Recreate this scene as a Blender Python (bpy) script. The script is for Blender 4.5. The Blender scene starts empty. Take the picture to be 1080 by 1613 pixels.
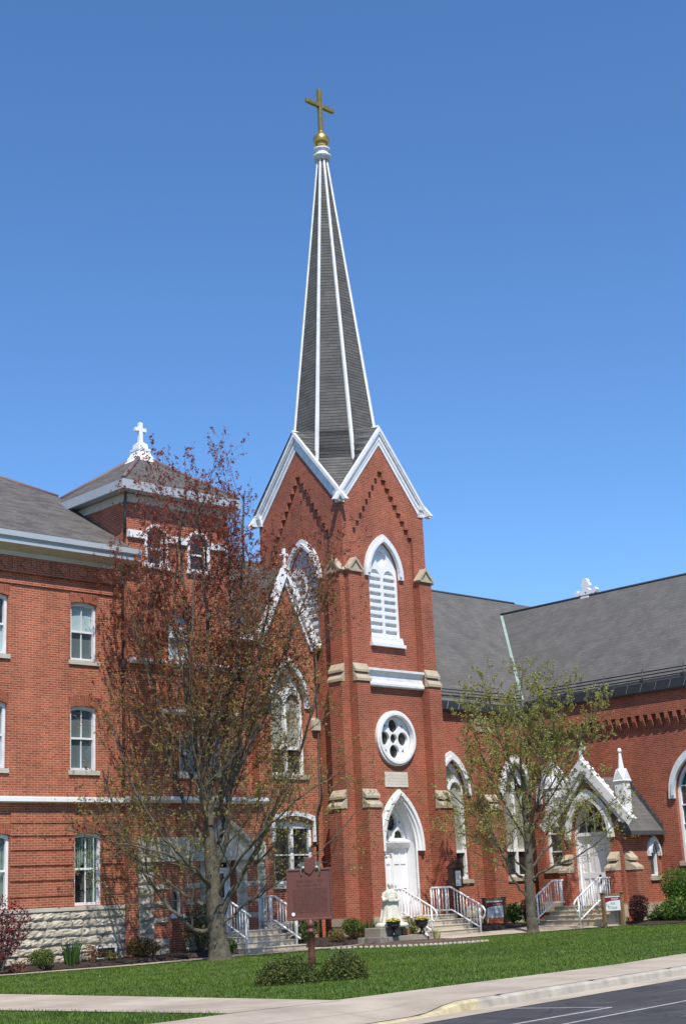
import bpy, bmesh, math, random
import numpy as np
from math import radians as RAD, sin, cos, pi, hypot
from mathutils import Vector, Matrix
from mathutils.geometry import tessellate_polygon

S = bpy.context.scene
COL = S.collection

# ------------------------------------------------------------------ camera
cd = bpy.data.cameras.new("camera")
cam = bpy.data.objects.new("camera", cd)
COL.objects.link(cam)
PITCH, ROLL, YAW = RAD(14.859), RAD(-2.7205), RAD(44.070)
fw = Vector((sin(YAW) * cos(PITCH), cos(YAW) * cos(PITCH), sin(PITCH)))
rt0 = Vector((cos(YAW), -sin(YAW), 0))
up0 = rt0.cross(fw)
rt = rt0 * cos(ROLL) + up0 * sin(ROLL)
up = -rt0 * sin(ROLL) + up0 * cos(ROLL)
cam.matrix_world = Matrix(((rt.x, up.x, -fw.x, 0), (rt.y, up.y, -fw.y, 0), (rt.z, up.z, -fw.z, 0), (0, 0, 0, 1)))
cd.sensor_fit = 'VERTICAL'
cd.sensor_height = 24.0
cd.lens = 24.0 * 2268.4 / 1613.0
cd.clip_end = 3000
S.camera = cam

# ------------------------------------------------------------------ sky and sun
SUN_EL, SUN_OFF = RAD(56.0), RAD(29)          # sun stands before the fronts, a little to their left
to_sun = Vector((-sin(SUN_OFF) * cos(SUN_EL), -cos(SUN_OFF) * cos(SUN_EL), sin(SUN_EL)))
W = bpy.data.worlds.new("World")
S.world = W
W.use_nodes = True
wn = W.node_tree
bg = wn.nodes["Background"]
sky = wn.nodes.new("ShaderNodeTexSky")
sky.sky_type = 'NISHITA'
sky.sun_disc = False
sky.sun_elevation = SUN_EL
sky.sun_rotation = pi + SUN_OFF
sky.altitude = 300
sky.air_density = 1.0
sky.dust_density = 0.0
sky.ozone_density = 9.0
hs = wn.nodes.new("ShaderNodeHueSaturation")
hs.inputs['Saturation'].default_value = 1.06
wn.links.new(sky.outputs[0], hs.inputs['Color'])
wn.links.new(hs.outputs[0], bg.inputs[0])
bg.inputs[1].default_value = 0.148
sd = bpy.data.lights.new("sun", 'SUN')
sd.energy = 4.4
sd.angle = RAD(0.53)
sd.color = (1.0, 0.93, 0.82)
sun = bpy.data.objects.new("sun", sd)
COL.objects.link(sun)
sun.rotation_euler = to_sun.to_track_quat('Z', 'Y').to_euler()
S.view_settings.view_transform = 'Standard'
S.view_settings.look = 'None'
S.view_settings.exposure = 0.3
S.view_settings.gamma = 1.0

# ------------------------------------------------------------------ materials
def nt_new(name):
    m = bpy.data.materials.new(name)
    m.use_nodes = True
    nt = m.node_tree
    b = nt.nodes["Principled BSDF"]
    return m, nt, b

def nd(nt, t, **kw):
    n = nt.nodes.new(t)
    for k, v in kw.items():
        if k.startswith('i_'):
            n.inputs[k[2:].replace('_', ' ')].default_value = v
        else:
            setattr(n, k, v)
    return n

def noise(nt, scale, detail=4, rough=.55, vec=None):
    n = nd(nt, 'ShaderNodeTexNoise')
    n.inputs['Scale'].default_value = scale
    n.inputs['Detail'].default_value = detail
    n.inputs['Roughness'].default_value = rough
    if vec is None:
        g_ = nd(nt, 'ShaderNodeNewGeometry')
        vec = g_.outputs['Position']
    nt.links.new(vec, n.inputs['Vector'])
    return n

def ramp(nt, fac, stops):
    r = nd(nt, 'ShaderNodeValToRGB')
    el = r.color_ramp.elements
    while len(el) < len(stops):
        el.new(0.5)
    for e, (p, c) in zip(el, stops):
        e.position = p
        e.color = (*c, 1) if len(c) == 3 else c
    nt.links.new(fac, r.inputs[0])
    return r

def mixc(nt, fac, a, b, mode='MIX'):
    m = nd(nt, 'ShaderNodeMix', data_type='RGBA', blend_type=mode)
    for sock, v in ((m.inputs[0], fac), (m.inputs[6], a), (m.inputs[7], b)):
        if isinstance(v, (int, float)):
            sock.default_value = v
        elif isinstance(v, tuple):
            sock.default_value = (*v, 1)
        else:
            nt.links.new(v, sock)
    return m.outputs[2]

def bump(nt, b, height, strength=.3, dist=.02):
    n = nd(nt, 'ShaderNodeBump')
    n.inputs['Strength'].default_value = strength
    n.inputs['Distance'].default_value = dist
    nt.links.new(height, n.inputs['Height'])
    nt.links.new(n.outputs[0], b.inputs['Normal'])

def wall_uv(nt, su=1., sv=1., roof=False):
    """world position flattened on the wall: along the wall, up"""
    g_ = nd(nt, 'ShaderNodeNewGeometry')
    sp = nd(nt, 'ShaderNodeSeparateXYZ')
    nt.links.new(g_.outputs['Position'], sp.inputs[0])
    sn = nd(nt, 'ShaderNodeSeparateXYZ')
    nt.links.new(g_.outputs['True Normal'], sn.inputs[0])
    ax = nd(nt, 'ShaderNodeMath', operation='ABSOLUTE')
    ay = nd(nt, 'ShaderNodeMath', operation='ABSOLUTE')
    nt.links.new(sn.outputs[0], ax.inputs[0])
    nt.links.new(sn.outputs[1], ay.inputs[0])
    gt = nd(nt, 'ShaderNodeMath', operation='GREATER_THAN')
    nt.links.new(ax.outputs[0], gt.inputs[0])
    nt.links.new(ay.outputs[0], gt.inputs[1])
    mx = nd(nt, 'ShaderNodeMix', data_type='FLOAT')
    nt.links.new(gt.outputs[0], mx.inputs[0])
    nt.links.new(sp.outputs[0], mx.inputs[2])
    nt.links.new(sp.outputs[1], mx.inputs[3])
    mu = nd(nt, 'ShaderNodeMath', operation='MULTIPLY')
    mu.inputs[1].default_value = su
    nt.links.new(mx.outputs[0], mu.inputs[0])
    mv = nd(nt, 'ShaderNodeMath', operation='MULTIPLY')
    mv.inputs[1].default_value = sv
    nt.links.new(sp.outputs[2], mv.inputs[0])
    cb = nd(nt, 'ShaderNodeCombineXYZ')
    nt.links.new(mu.outputs[0], cb.inputs[0])
    nt.links.new(mv.outputs[0], cb.inputs[1])
    return cb.outputs[0]

def brick_mat(name, c1, c2, mortar, bw=.215, rh=.068, ms=.0062, offset=.5, stain=.25):
    m, nt, b = nt_new(name)
    uv = wall_uv(nt)
    t = nd(nt, 'ShaderNodeTexBrick', offset=offset)
    t.inputs['Scale'].default_value = 1
    t.inputs['Brick Width'].default_value = bw
    t.inputs['Row Height'].default_value = rh
    t.inputs['Mortar Size'].default_value = ms
    t.inputs['Mortar Smooth'].default_value = .25
    t.inputs['Bias'].default_value = -.15
    t.inputs['Color1'].default_value = (*c1, 1)
    t.inputs['Color2'].default_value = (*c2, 1)
    t.inputs['Mortar'].default_value = (*mortar, 1)
    nt.links.new(uv, t.inputs['Vector'])
    n1 = noise(nt, .55, 5, .6)
    r1 = ramp(nt, n1.outputs[0], [(.3, (1 - stain, 1 - stain, 1 - stain)), (.7, (1.06, 1.04, 1.0))])
    c = mixc(nt, 1.0, t.outputs[0], r1.outputs[0], 'MULTIPLY')
    mpw = nd(nt, 'ShaderNodeMapping')
    gw = nd(nt, 'ShaderNodeNewGeometry')
    nt.links.new(gw.outputs['Position'], mpw.inputs[0])
    mpw.inputs['Scale'].default_value = (1.5, 1.5, .16)
    nw = noise(nt, 1.2, 6, .7, mpw.outputs[0])
    rwz = ramp(nt, nw.outputs[0], [(.28, (.72, .70, .70)), (.5, (1, 1, 1)), (.74, (1.1, 1.09, 1.08))])
    c = mixc(nt, .8, c, rwz.outputs[0], 'MULTIPLY')
    n2 = noise(nt, 9, 3, .7)
    r2 = ramp(nt, n2.outputs[0], [(.25, (.78, .76, .76)), (.75, (1.12, 1.1, 1.08))])
    c = mixc(nt, 1.0, c, r2.outputs[0], 'MULTIPLY')
    nt.links.new(c, b.inputs['Base Color'])
    b.inputs['Roughness'].default_value = .88
    inv = nd(nt, 'ShaderNodeMath', operation='SUBTRACT')
    inv.inputs[0].default_value = 1
    nt.links.new(t.outputs['Fac'], inv.inputs[1])
    bump(nt, b, inv.outputs[0], .5, .008)
    return m

def plain(name, col, rough=.7, var=.12, scale=3., bumpy=0., metal=0., spec=.5, bscale=None):
    m, nt, b = nt_new(name)
    n = noise(nt, scale, 5, .6)
    lo = tuple(max(0, c * (1 - var)) for c in col)
    hi = tuple(min(1, c * (1 + var)) for c in col)
    r = ramp(nt, n.outputs[0], [(.3, lo), (.7, hi)])
    nt.links.new(r.outputs[0], b.inputs['Base Color'])
    b.inputs['Roughness'].default_value = rough
    b.inputs['Metallic'].default_value = metal
    b.inputs['Specular IOR Level'].default_value = spec
    if bumpy:
        n2 = noise(nt, bscale or scale * 6, 5, .65)
        bump(nt, b, n2.outputs[0], bumpy, .02)
    return m

def shingle_mat(name, c1, c2, gap, bw=.3, rh=.14, flat=.05, jag=.006):
    """courses of shingles: each row ends in a thin dark line, single tabs differ a little in tone"""
    m, nt, b = nt_new(name)
    uv = wall_uv(nt)
    jn = noise(nt, 7, 3, .6)
    wob = nd(nt, 'ShaderNodeVectorMath', operation='SCALE')
    nt.links.new(jn.outputs['Color'], wob.inputs[0])
    wob.inputs[3].default_value = jag
    add = nd(nt, 'ShaderNodeVectorMath', operation='ADD')
    nt.links.new(uv, add.inputs[0])
    nt.links.new(wob.outputs[0], add.inputs[1])
    t = nd(nt, 'ShaderNodeTexBrick', offset=.37)
    t.inputs['Scale'].default_value = 1
    t.inputs['Brick Width'].default_value = bw
    t.inputs['Row Height'].default_value = rh
    t.inputs['Mortar Size'].default_value = 0
    t.inputs['Color1'].default_value = (*c1, 1)
    t.inputs['Color2'].default_value = (*c2, 1)
    nt.links.new(add.outputs[0], t.inputs['Vector'])
    sp = nd(nt, 'ShaderNodeSeparateXYZ')
    nt.links.new(add.outputs[0], sp.inputs[0])
    dv = nd(nt, 'ShaderNodeMath', operation='DIVIDE')
    dv.inputs[1].default_value = rh
    nt.links.new(sp.outputs[1], dv.inputs[0])
    fr = nd(nt, 'ShaderNodeMath', operation='FRACT')
    nt.links.new(dv.outputs[0], fr.inputs[0])
    rw = ramp(nt, fr.outputs[0], [(flat, (0, 0, 0)), (flat + .12, (1, 1, 1))])
    c = mixc(nt, rw.outputs[0], gap, t.outputs[0])  # gap holds the shadow tone painted along each course
    n1 = noise(nt, 1.1, 5, .65)
    r1 = ramp(nt, n1.outputs[0], [(.3, (.8, .8, .82)), (.7, (1.12, 1.1, 1.08))])
    c = mixc(nt, 1.0, c, r1.outputs[0], 'MULTIPLY')
    n2 = noise(nt, 26, 3, .7)
    r2 = ramp(nt, n2.outputs[0], [(.3, (.8, .8, .8)), (.7, (1.2, 1.2, 1.2))])
    c = mixc(nt, 1.0, c, r2.outputs[0], 'MULTIPLY')
    nt.links.new(c, b.inputs['Base Color'])
    b.inputs['Roughness'].default_value = .95
    b.inputs['Specular IOR Level'].default_value = .2
    bump(nt, b, fr.outputs[0], .5, .012)
    return m

def glass_mat(name, tint=(.02, .025, .03), rough=.04):
    m, nt, b = nt_new(name)
    nt.nodes.remove(b)
    out = nt.nodes["Material Output"]
    tr = nd(nt, 'ShaderNodeBsdfTransparent')
    tr.inputs[0].default_value = (.9, .93, .92, 1)
    gl = nd(nt, 'ShaderNodeBsdfGlossy')
    gl.inputs['Roughness'].default_value = rough
    n = noise(nt, 1.3, 2, .5)
    bp = nd(nt, 'ShaderNodeBump')
    bp.inputs['Strength'].default_value = .06
    bp.inputs['Distance'].default_value = .05
    nt.links.new(n.outputs[0], bp.inputs['Height'])
    nt.links.new(bp.outputs[0], gl.inputs['Normal'])
    lw = nd(nt, 'ShaderNodeLayerWeight')
    lw.inputs[0].default_value = .5
    pw = nd(nt, 'ShaderNodeMath', operation='POWER')
    pw.inputs[1].default_value = 3.0
    nt.links.new(lw.outputs['Facing'], pw.inputs[0])
    fr = nd(nt, 'ShaderNodeMath', operation='MULTIPLY_ADD')
    fr.inputs[1].default_value = .7
    fr.inputs[2].default_value = .05
    nt.links.new(pw.outputs[0], fr.inputs[0])
    mx = nd(nt, 'ShaderNodeMixShader')
    nt.links.new(fr.outputs[0], mx.inputs[0])
    nt.links.new(tr.outputs[0], mx.inputs[1])
    nt.links.new(gl.outputs[0], mx.inputs[2])
    nt.links.new(mx.outputs[0], out.inputs[0])
    return m

def leaf_mat(name, col, var=.35, trans=.25):
    m, nt, b = nt_new(name)
    n = noise(nt, 2.3, 3, .6)
    g_ = nd(nt, 'ShaderNodeNewGeometry')
    ad = nd(nt, 'ShaderNodeMath', operation='ADD')
    nt.links.new(n.outputs[0], ad.inputs[0])
    nt.links.new(g_.outputs['Random Per Island'], ad.inputs[1])
    hf = nd(nt, 'ShaderNodeMath', operation='MULTIPLY')
    hf.inputs[1].default_value = .5
    nt.links.new(ad.outputs[0], hf.inputs[0])
    r = ramp(nt, hf.outputs[0], [(.2, tuple(c * (1 - var) for c in col)), (.8, tuple(min(1, c * (1 + var)) for c in col))])
    nt.links.new(r.outputs[0], b.inputs['Base Color'])
    b.inputs['Roughness'].default_value = .6
    b.inputs['Specular IOR Level'].default_value = .3
    if trans:
        out = nt.nodes["Material Output"]
        tl = nd(nt, 'ShaderNodeBsdfTranslucent')
        nt.links.new(r.outputs[0], tl.inputs[0])
        mx = nd(nt, 'ShaderNodeMixShader')
        mx.inputs[0].default_value = trans
        nt.links.new(b.outputs[0], mx.inputs[1])
        nt.links.new(tl.outputs[0], mx.inputs[2])
        nt.links.new(mx.outputs[0], out.inputs[0])
    return m

M = {}
M['brick_wing'] = brick_mat('orange_red_brick', (.46, .125, .062), (.27, .068, .038), (.58, .315, .21), rh=.0685, ms=.0086)
M['brick_church'] = brick_mat('deep_red_brick', (.40, .098, .05), (.25, .056, .032), (.50, .265, .175), bw=.21, rh=.066, ms=.0076)
M['brick_soldier'] = brick_mat('upright_brick', (.38, .10, .05), (.24, .062, .034), (.40, .22, .16), bw=.075, rh=.22, offset=0)
M['brick_dark'] = brick_mat('shaded_band_brick', (.26, .066, .036), (.2, .05, .03), (.3, .17, .12))
M['rock'] = plain('rock_faced_limestone', (.42, .375, .30), .9, .42, 2.6, .8, bscale=16)
M['stone'] = plain('dressed_sandstone', (.42, .355, .255), .85, .14, 2.6, .12)
M['stone_grey'] = plain('grey_dressed_stone', (.50, .465, .39), .85, .16, 2.2, .15)
M['pale_stone'] = plain('pale_inscribed_stone', (.62, .58, .50), .8, .08, 3)
M['white'] = plain('white_paint', (.80, .81, .82), .45, .05, 2.)
M['white_trim'] = plain('weathered_white_trim', (.71, .72, .73), .6, .13, 3.5, .06)
M['cream'] = plain('cream_soffit_paint', (.55, .52, .45), .6, .08, 3)
M['fascia'] = plain('pale_grey_metal_fascia', (.40, .44, .475), .4, .06, 2)  # darkened so the colour carries the grey-blue shading of the tilted face
M['shingle_spire'] = shingle_mat('charcoal_spire_shingle', (.145, .145, .138), (.108, .108, .104), (.04, .04, .04), bw=.30, rh=.125, flat=.14)
M['shingle_brown'] = shingle_mat('brown_grey_shingle', (.15, .14, .132), (.098, .092, .088), (.055, .052, .05), bw=.34, rh=.075, flat=.1)
M['roof_grey'] = shingle_mat('grey_slate_roof', (.142, .138, .132), (.118, .115, .11), (.096, .093, .09), bw=.3, rh=.13, flat=.06)
M['ridge_cap'] = plain('purple_brown_ridge_metal', (.16, .105, .10), .6, .15, 3)
M['copper'] = plain('verdigris_copper', (.27, .35, .31), .7, .2, 3)
M['dark_metal'] = plain('black_gutter_metal', (.035, .04, .044), .45, .2, 4)
M['dark_grey'] = plain('dark_grey_metal', (.07, .076, .08), .5, .15, 4)
M['pale_strap'] = plain('grey_gutter_strap', (.20, .22, .23), .6, .1, 4)
M['pipe'] = plain('dark_brown_downspout', (.055, .036, .032), .5, .2, 4)
M['gold'] = plain('dull_gilding', (.52, .36, .12), .38, .15, 6, .05, metal=.85)
M['glass'] = glass_mat('window_glass')
M['lead_glass'] = plain('leaded_dark_glass', (.022, .026, .024), .16, .5, 6, .12, spec=.7)
M['storm_glass'] = plain('clouded_storm_glass', (.30, .305, .26), .32, .14, 2.0, .05, spec=.6)
M['blind'] = plain('pale_window_blind', (.74, .84, .88), .8, .05, 2)
M['blind_grey'] = plain('grey_window_blind', (.21, .24, .26), .8, .06, 2)
M['drape'] = plain('green_grey_drape', (.34, .42, .37), .9, .2, 6, .2)
M['room'] = plain('dark_room', (.015, .013, .016), .95, .2, 3)  # near-black colour puts the shade of the unlit interior behind the panes
M['concrete'] = plain('step_concrete', (.46, .39, .29), .88, .12, 1.6, .1, bscale=30)
M['nosing'] = plain('worn_step_edge', (.56, .50, .41), .85, .12, 4)
M['walk'] = plain('pavement_concrete', (.425, .365, .29), .9, .14, .7, .2, bscale=30)
def walk_joints():
    m = M['walk']
    nt = m.node_tree
    b = nt.nodes["Principled BSDF"]
    src = b.inputs['Base Color'].links[0].from_socket
    g_ = nd(nt, 'ShaderNodeNewGeometry')
    mp = nd(nt, 'ShaderNodeMapping')
    mp.inputs['Rotation'].default_value = (0, 0, RAD(-5))
    nt.links.new(g_.outputs['Position'], mp.inputs[0])
    t = nd(nt, 'ShaderNodeTexBrick', offset=0)
    t.inputs['Scale'].default_value = 1
    t.inputs['Brick Width'].default_value = 1.83
    t.inputs['Row Height'].default_value = 1.83
    t.inputs['Mortar Size'].default_value = .011
    t.inputs['Color1'].default_value = (1, 1, 1, 1)
    t.inputs['Color2'].default_value = (.93, .93, .92, 1)
    t.inputs['Mortar'].default_value = (.62, .6, .58, 1)
    nt.links.new(mp.outputs[0], t.inputs['Vector'])
    st = noise(nt, .35, 6, .75)
    rs_ = ramp(nt, st.outputs[0], [(.35, (.86, .85, .84)), (.6, (1.04, 1.04, 1.04))])
    c = mixc(nt, 1, src, t.outputs[0], 'MULTIPLY')
    c = mixc(nt, 1, c, rs_.outputs[0], 'MULTIPLY')
    nt.links.new(c, b.inputs['Base Color'])
walk_joints()
M['kerb'] = plain('kerb_concrete', (.40, .36, .30), .9, .22, 3.5, .35, bscale=22)
M['yellow'] = plain('faded_yellow_paint', (.50, .42, .25), .85, .3, 7., .2, bscale=22)
M['line'] = plain('worn_road_paint', (.36, .36, .38), .85, .35, 9)
M['mulch'] = plain('dark_bark_mulch', (.035, .022, .017), .95, .5, 14, .8, bscale=26)
M['soil'] = plain('red_brown_soil', (.10, .065, .048), .95, .4, 9, .7, bscale=24)
M['bark'] = plain('grey_brown_bark', (.098, .084, .060), .9, .45, 7, .8, bscale=18)
M['twig'] = plain('dark_twig', (.11, .085, .07), .85, .3, 4)
M['sign_brown'] = plain('brown_cast_metal', (.135, .045, .032), .5, .1, 5, .08)
M['sign_dark'] = plain('dark_brown_relief', (.085, .028, .021), .55, .1, 5)
M['leaf_metal'] = plain('grey_green_cast_leaf', (.13, .15, .13), .6, .25, 12)
M['wood'] = plain('weathered_cedar', (.21, .13, .065), .8, .3, 4, .2)
M['wood_dark'] = plain('dark_stained_wood', (.065, .028, .02), .6, .2, 4)
M['sign_red'] = plain('maroon_sign_paint', (.20, .018, .03), .5, .08, 3)
M['sign_white'] = plain('white_sign_board', (.74, .76, .76), .5, .04, 3)
M['sign_text'] = plain('grey_green_lettering', (.30, .36, .35), .6, .05, 3)
M['paper'] = plain('white_notice_paper', (.72, .75, .80), .6, .05, 4)
M['black'] = plain('glossy_black_plastic', (.012, .012, .014), .28, .2, 4)
M['statue'] = plain('cast_stone_statue', (.62, .60, .51), .8, .14, 7, .15)
M['block'] = plain('grey_concrete_block', (.27, .24, .2), .9, .18, 3, .3, bscale=25)
M['brown_box'] = plain('brown_box', (.22, .11, .04), .7, .2, 3)
M['petal'] = leaf_mat('yellow_petal', (.78, .58, .06), .3, .2)

def asphalt():
    m, nt, b = nt_new('worn_asphalt')
    n = noise(nt, 1.1, 6, .7)
    r = ramp(nt, n.outputs[0], [(.3, (.038, .037, .038)), (.55, (.051, .049, .051)), (.78, (.075, .072, .074))])
    n2 = noise(nt, 42, 4, .7)
    r2 = ramp(nt, n2.outputs[0], [(.3, (.72, .72, .74)), (.7, (1.25, 1.25, 1.25))])
    c = mixc(nt, 1, r.outputs[0], r2.outputs[0], 'MULTIPLY')
    mp = nd(nt, 'ShaderNodeMapping')
    g_ = nd(nt, 'ShaderNodeNewGeometry')
    nt.links.new(g_.outputs['Position'], mp.inputs[0])
    mp.inputs['Rotation'].default_value = (0, 0, RAD(-9))
    mp.inputs['Scale'].default_value = (.55, 5.5, 1)
    n3 = noise(nt, 1.3, 5, .75, mp.outputs[0])
    r3 = ramp(nt, n3.outputs[0], [(.56, (0, 0, 0)), (.68, (1, 1, 1))])
    c = mixc(nt, r3.outputs[0], c, (.115, .114, .122))
    # hairline cracks and oil spots
    vd = nd(nt, 'ShaderNodeTexVoronoi', feature='DISTANCE_TO_EDGE')
    vd.inputs['Scale'].default_value = .42
    g2 = nd(nt, 'ShaderNodeNewGeometry')
    wn_ = noise(nt, 1.7, 4, .7)
    ws = nd(nt, 'ShaderNodeVectorMath', operation='SCALE')
    nt.links.new(wn_.outputs['Color'], ws.inputs[0])
    ws.inputs[3].default_value = .7
    wa = nd(nt, 'ShaderNodeVectorMath', operation='ADD')
    nt.links.new(g2.outputs['Position'], wa.inputs[0])
    nt.links.new(ws.outputs[0], wa.inputs[1])
    nt.links.new(wa.outputs[0], vd.inputs['Vector'])
    rc = ramp(nt, vd.outputs['Distance'], [(.004, (.45, .45, .45)), (.011, (1, 1, 1))])
    c = mixc(nt, 1, c, rc.outputs[0], 'MULTIPLY')
    no = noise(nt, .9, 3, .5)
    ro = ramp(nt, no.outputs[0], [(.30, (.68, .68, .68)), (.40, (1, 1, 1))])
    c = mixc(nt, 1, c, ro.outputs[0], 'MULTIPLY')
    nt.links.new(c, b.inputs['Base Color'])
    b.inputs['Roughness'].default_value = .9
    bump(nt, b, n2.outputs[0], .4, .01)
    return m
M['asphalt'] = asphalt()

def lawn_mat():
    m, nt, b = nt_new('mown_lawn')
    n = noise(nt, .9, 5, .6)
    n2 = noise(nt, 30, 4, .8)
    mp = nd(nt, 'ShaderNodeMapping')
    g_ = nd(nt, 'ShaderNodeNewGeometry')
    nt.links.new(g_.outputs['Position'], mp.inputs[0])
    mp.inputs['Rotation'].default_value = (0, 0, RAD(-6))
    wv = nd(nt, 'ShaderNodeTexWave', wave_type='BANDS', bands_direction='Y')
    wv.inputs['Scale'].default_value = .42
    wv.inputs['Distortion'].default_value = 1.2
    wv.inputs['Detail'].default_value = 3
    nt.links.new(mp.outputs[0], wv.inputs[0])
    r = ramp(nt, n.outputs[0], [(.3, (.070, .118, .016)), (.7, (.102, .158, .026))])
    r2 = ramp(nt, n2.outputs[0], [(.25, (.5, .55, .5)), (.75, (1.35, 1.3, 1.2))])
    c = mixc(nt, 1, r.outputs[0], r2.outputs[0], 'MULTIPLY')
    r3 = ramp(nt, wv.outputs[0], [(.3, (.86, .88, .86)), (.7, (1.08, 1.06, 1.04))])
    c = mixc(nt, 1, c, r3.outputs[0], 'MULTIPLY')
    nt.links.new(c, b.inputs['Base Color'])
    b.inputs['Roughness'].default_value = .8
    b.inputs['Specular IOR Level'].default_value = .15
    bump(nt, b, n2.outputs[0], .6, .03)
    return m
M['lawn'] = lawn_mat()
M['blade'] = leaf_mat('grass_blade', (.098, .168, .026), .45, .2)
M['blade_dark'] = leaf_mat('dark_grass_blade', (.045, .09, .016), .4, .2)
M['blade_dry'] = leaf_mat('pale_grass_blade', (.17, .19, .06), .4, .2)
M['leaf_red'] = leaf_mat('red_spring_leaf', (.28, .072, .048), .45, .45)
M['leaf_rust'] = leaf_mat('rust_spring_leaf', (.32, .14, .05), .4, .45)
M['leaf_olive'] = leaf_mat('olive_spring_leaf', (.27, .25, .065), .4, .45)
M['leaf_lime'] = leaf_mat('fresh_lime_leaf', (.43, .44, .14), .35, .45)
M['leaf_green'] = leaf_mat('mid_green_leaf', (.06, .13, .022), .4)
M['leaf_bright'] = leaf_mat('bright_green_leaf', (.075, .17, .022), .4)
M['leaf_yew'] = leaf_mat('yew_leaf', (.05, .075, .016), .5, .1)
M['leaf_yewtip'] = leaf_mat('yew_tip_leaf', (.14, .155, .035), .4, .15)
M['leaf_dark'] = leaf_mat('dark_green_leaf', (.028, .05, .014), .5, .1)
M['leaf_maroon'] = leaf_mat('maroon_leaf', (.155, .018, .03), .45)
M['leaf_barberry'] = leaf_mat('dark_purple_leaf', (.05, .016, .018), .5, .1)
M['leaf_ochre'] = leaf_mat('ochre_leaf', (.17, .11, .03), .4)

# ------------------------------------------------------------------ mesh helpers
class MB:
    def __init__(s):
        s.bm = bmesh.new()
        s.mi = 0

    def face(s, pts):
        try:
            f = s.bm.faces.new([s.bm.verts.new(p) for p in pts])
            f.material_index = s.mi
            return f
        except ValueError:
            return None

    def box(s, x0, x1, y0, y1, z0, z1):
        v = [s.bm.verts.new((x, y, z)) for z in (z0, z1) for y in (y0, y1) for x in (x0, x1)]
        for q in ((0, 2, 3, 1), (4, 5, 7, 6), (0, 1, 5, 4), (2, 6, 7, 3), (0, 4, 6, 2), (1, 3, 7, 5)):
            f = s.bm.faces.new([v[i] for i in q])
            f.material_index = s.mi
        return s

    def hexa(s, bot, top):
        vb = [s.bm.verts.new(p) for p in bot]
        vt = [s.bm.verts.new(p) for p in top]
        n = len(vb)
        fs = [s.bm.faces.new(vb[::-1]), s.bm.faces.new(vt)]
        for i in range(n):
            j = (i + 1) % n
            fs.append(s.bm.faces.new([vb[i], vb[j], vt[j], vt[i]]))
        for f in fs:
            f.material_index = s.mi
        return s

    def prism(s, outline, holes, fmap, d0, d1):
        """closed solid: a flat outline with holes, between depths d0 (front) and d1 (back)"""
        loops = [list(outline)] + [list(h) for h in holes]
        tri = tessellate_polygon([[Vector((p[0], p[1], 0)) for p in l] for l in loops])
        flat = [p for l in loops for p in l]
        a = [s.bm.verts.new(fmap(u, v, d0)) for u, v in flat]
        b = [s.bm.verts.new(fmap(u, v, d1)) for u, v in flat]
        for t in tri:
            for vs in (a, b):
                try:
                    f = s.bm.faces.new([vs[i] for i in t])
                    f.material_index = s.mi
                except ValueError:
                    pass
        o = 0
        for l in loops:
            n = len(l)
            for i in range(n):
                j = (i + 1) % n
                try:
                    f = s.bm.faces.new([a[o + i], a[o + j], b[o + j], b[o + i]])
                    f.material_index = s.mi
                except ValueError:
                    pass
            o += n
        return s

    def tube(s, pts, r, n=8, r2=None, cap=True):
        pts = [Vector(p) for p in pts]
        rings = []
        N = len(pts)
        for i, p in enumerate(pts):
            if i == 0:
                t = pts[1] - p
            elif i == N - 1:
                t = p - pts[i - 1]
            else:
                t = (pts[i + 1] - p).normalized() + (p - pts[i - 1]).normalized()
            t.normalize()
            a = t.cross(Vector((0, 0, 1)))
            if a.length < .05:
                a = t.cross(Vector((1, 0, 0)))
            a.normalize()
            b = t.cross(a)
            rr = r if r2 is None else r + (r2 - r) * i / (N - 1)
            rings.append([s.bm.verts.new(p + (a * cos(2 * pi * k / n) + b * sin(2 * pi * k / n)) * rr) for k in range(n)])
        for i in range(N - 1):
            for k in range(n):
                f = s.bm.faces.new([rings[i][k], rings[i][(k + 1) % n], rings[i + 1][(k + 1) % n], rings[i + 1][k]])
                f.material_index = s.mi
                f.smooth = n > 5
        if cap:
            s.bm.faces.new(rings[0][::-1]).material_index = s.mi
            s.bm.faces.new(rings[-1]).material_index = s.mi
        return s

    def lathe(s, prof, c, n=20, smooth=True, sx=1., sy=1., a0=0.):
        rings = []
        for r, z in prof:
            rings.append([s.bm.verts.new((c[0] + sx * r * cos(2 * pi * k / n + a0), c[1] + sy * r * sin(2 * pi * k / n + a0), c[2] + z)) for k in range(n)])
        for i in range(len(rings) - 1):
            for k in range(n):
                f = s.bm.faces.new([rings[i][k], rings[i][(k + 1) % n], rings[i + 1][(k + 1) % n], rings[i + 1][k]])
                f.material_index = s.mi
                f.smooth = smooth
        s.bm.faces.new(rings[0][::-1]).material_index = s.mi
        s.bm.faces.new(rings[-1]).material_index = s.mi
        return s

    def build(s, name, mat, parent=None, base=None, bevel=0.):
        if base is not None:
            bmesh.ops.translate(s.bm, verts=s.bm.verts[:], vec=-Vector(base))
        bmesh.ops.recalc_face_normals(s.bm, faces=s.bm.faces[:])
        me = bpy.data.meshes.new(name)
        s.bm.to_mesh(me)
        s.bm.free()
        for mm in (mat if isinstance(mat, (list, tuple)) else [mat]):
            me.materials.append(M[mm] if isinstance(mm, str) else mm)
        o = bpy.data.objects.new(name, me)
        COL.objects.link(o)
        if parent is not None:
            o.parent = parent
        if bevel:
            md = o.modifiers.new('bevel', 'BEVEL')
            md.width = bevel
            md.segments = 2
            md.limit_method = 'ANGLE'
        return o

def tag(o, label, cat, group=None, kind=None):
    if label:
        o['label'] = label
    if cat:
        o['category'] = cat
    if group:
        o['group'] = group
    if kind:
        o['kind'] = kind
    return o

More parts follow.
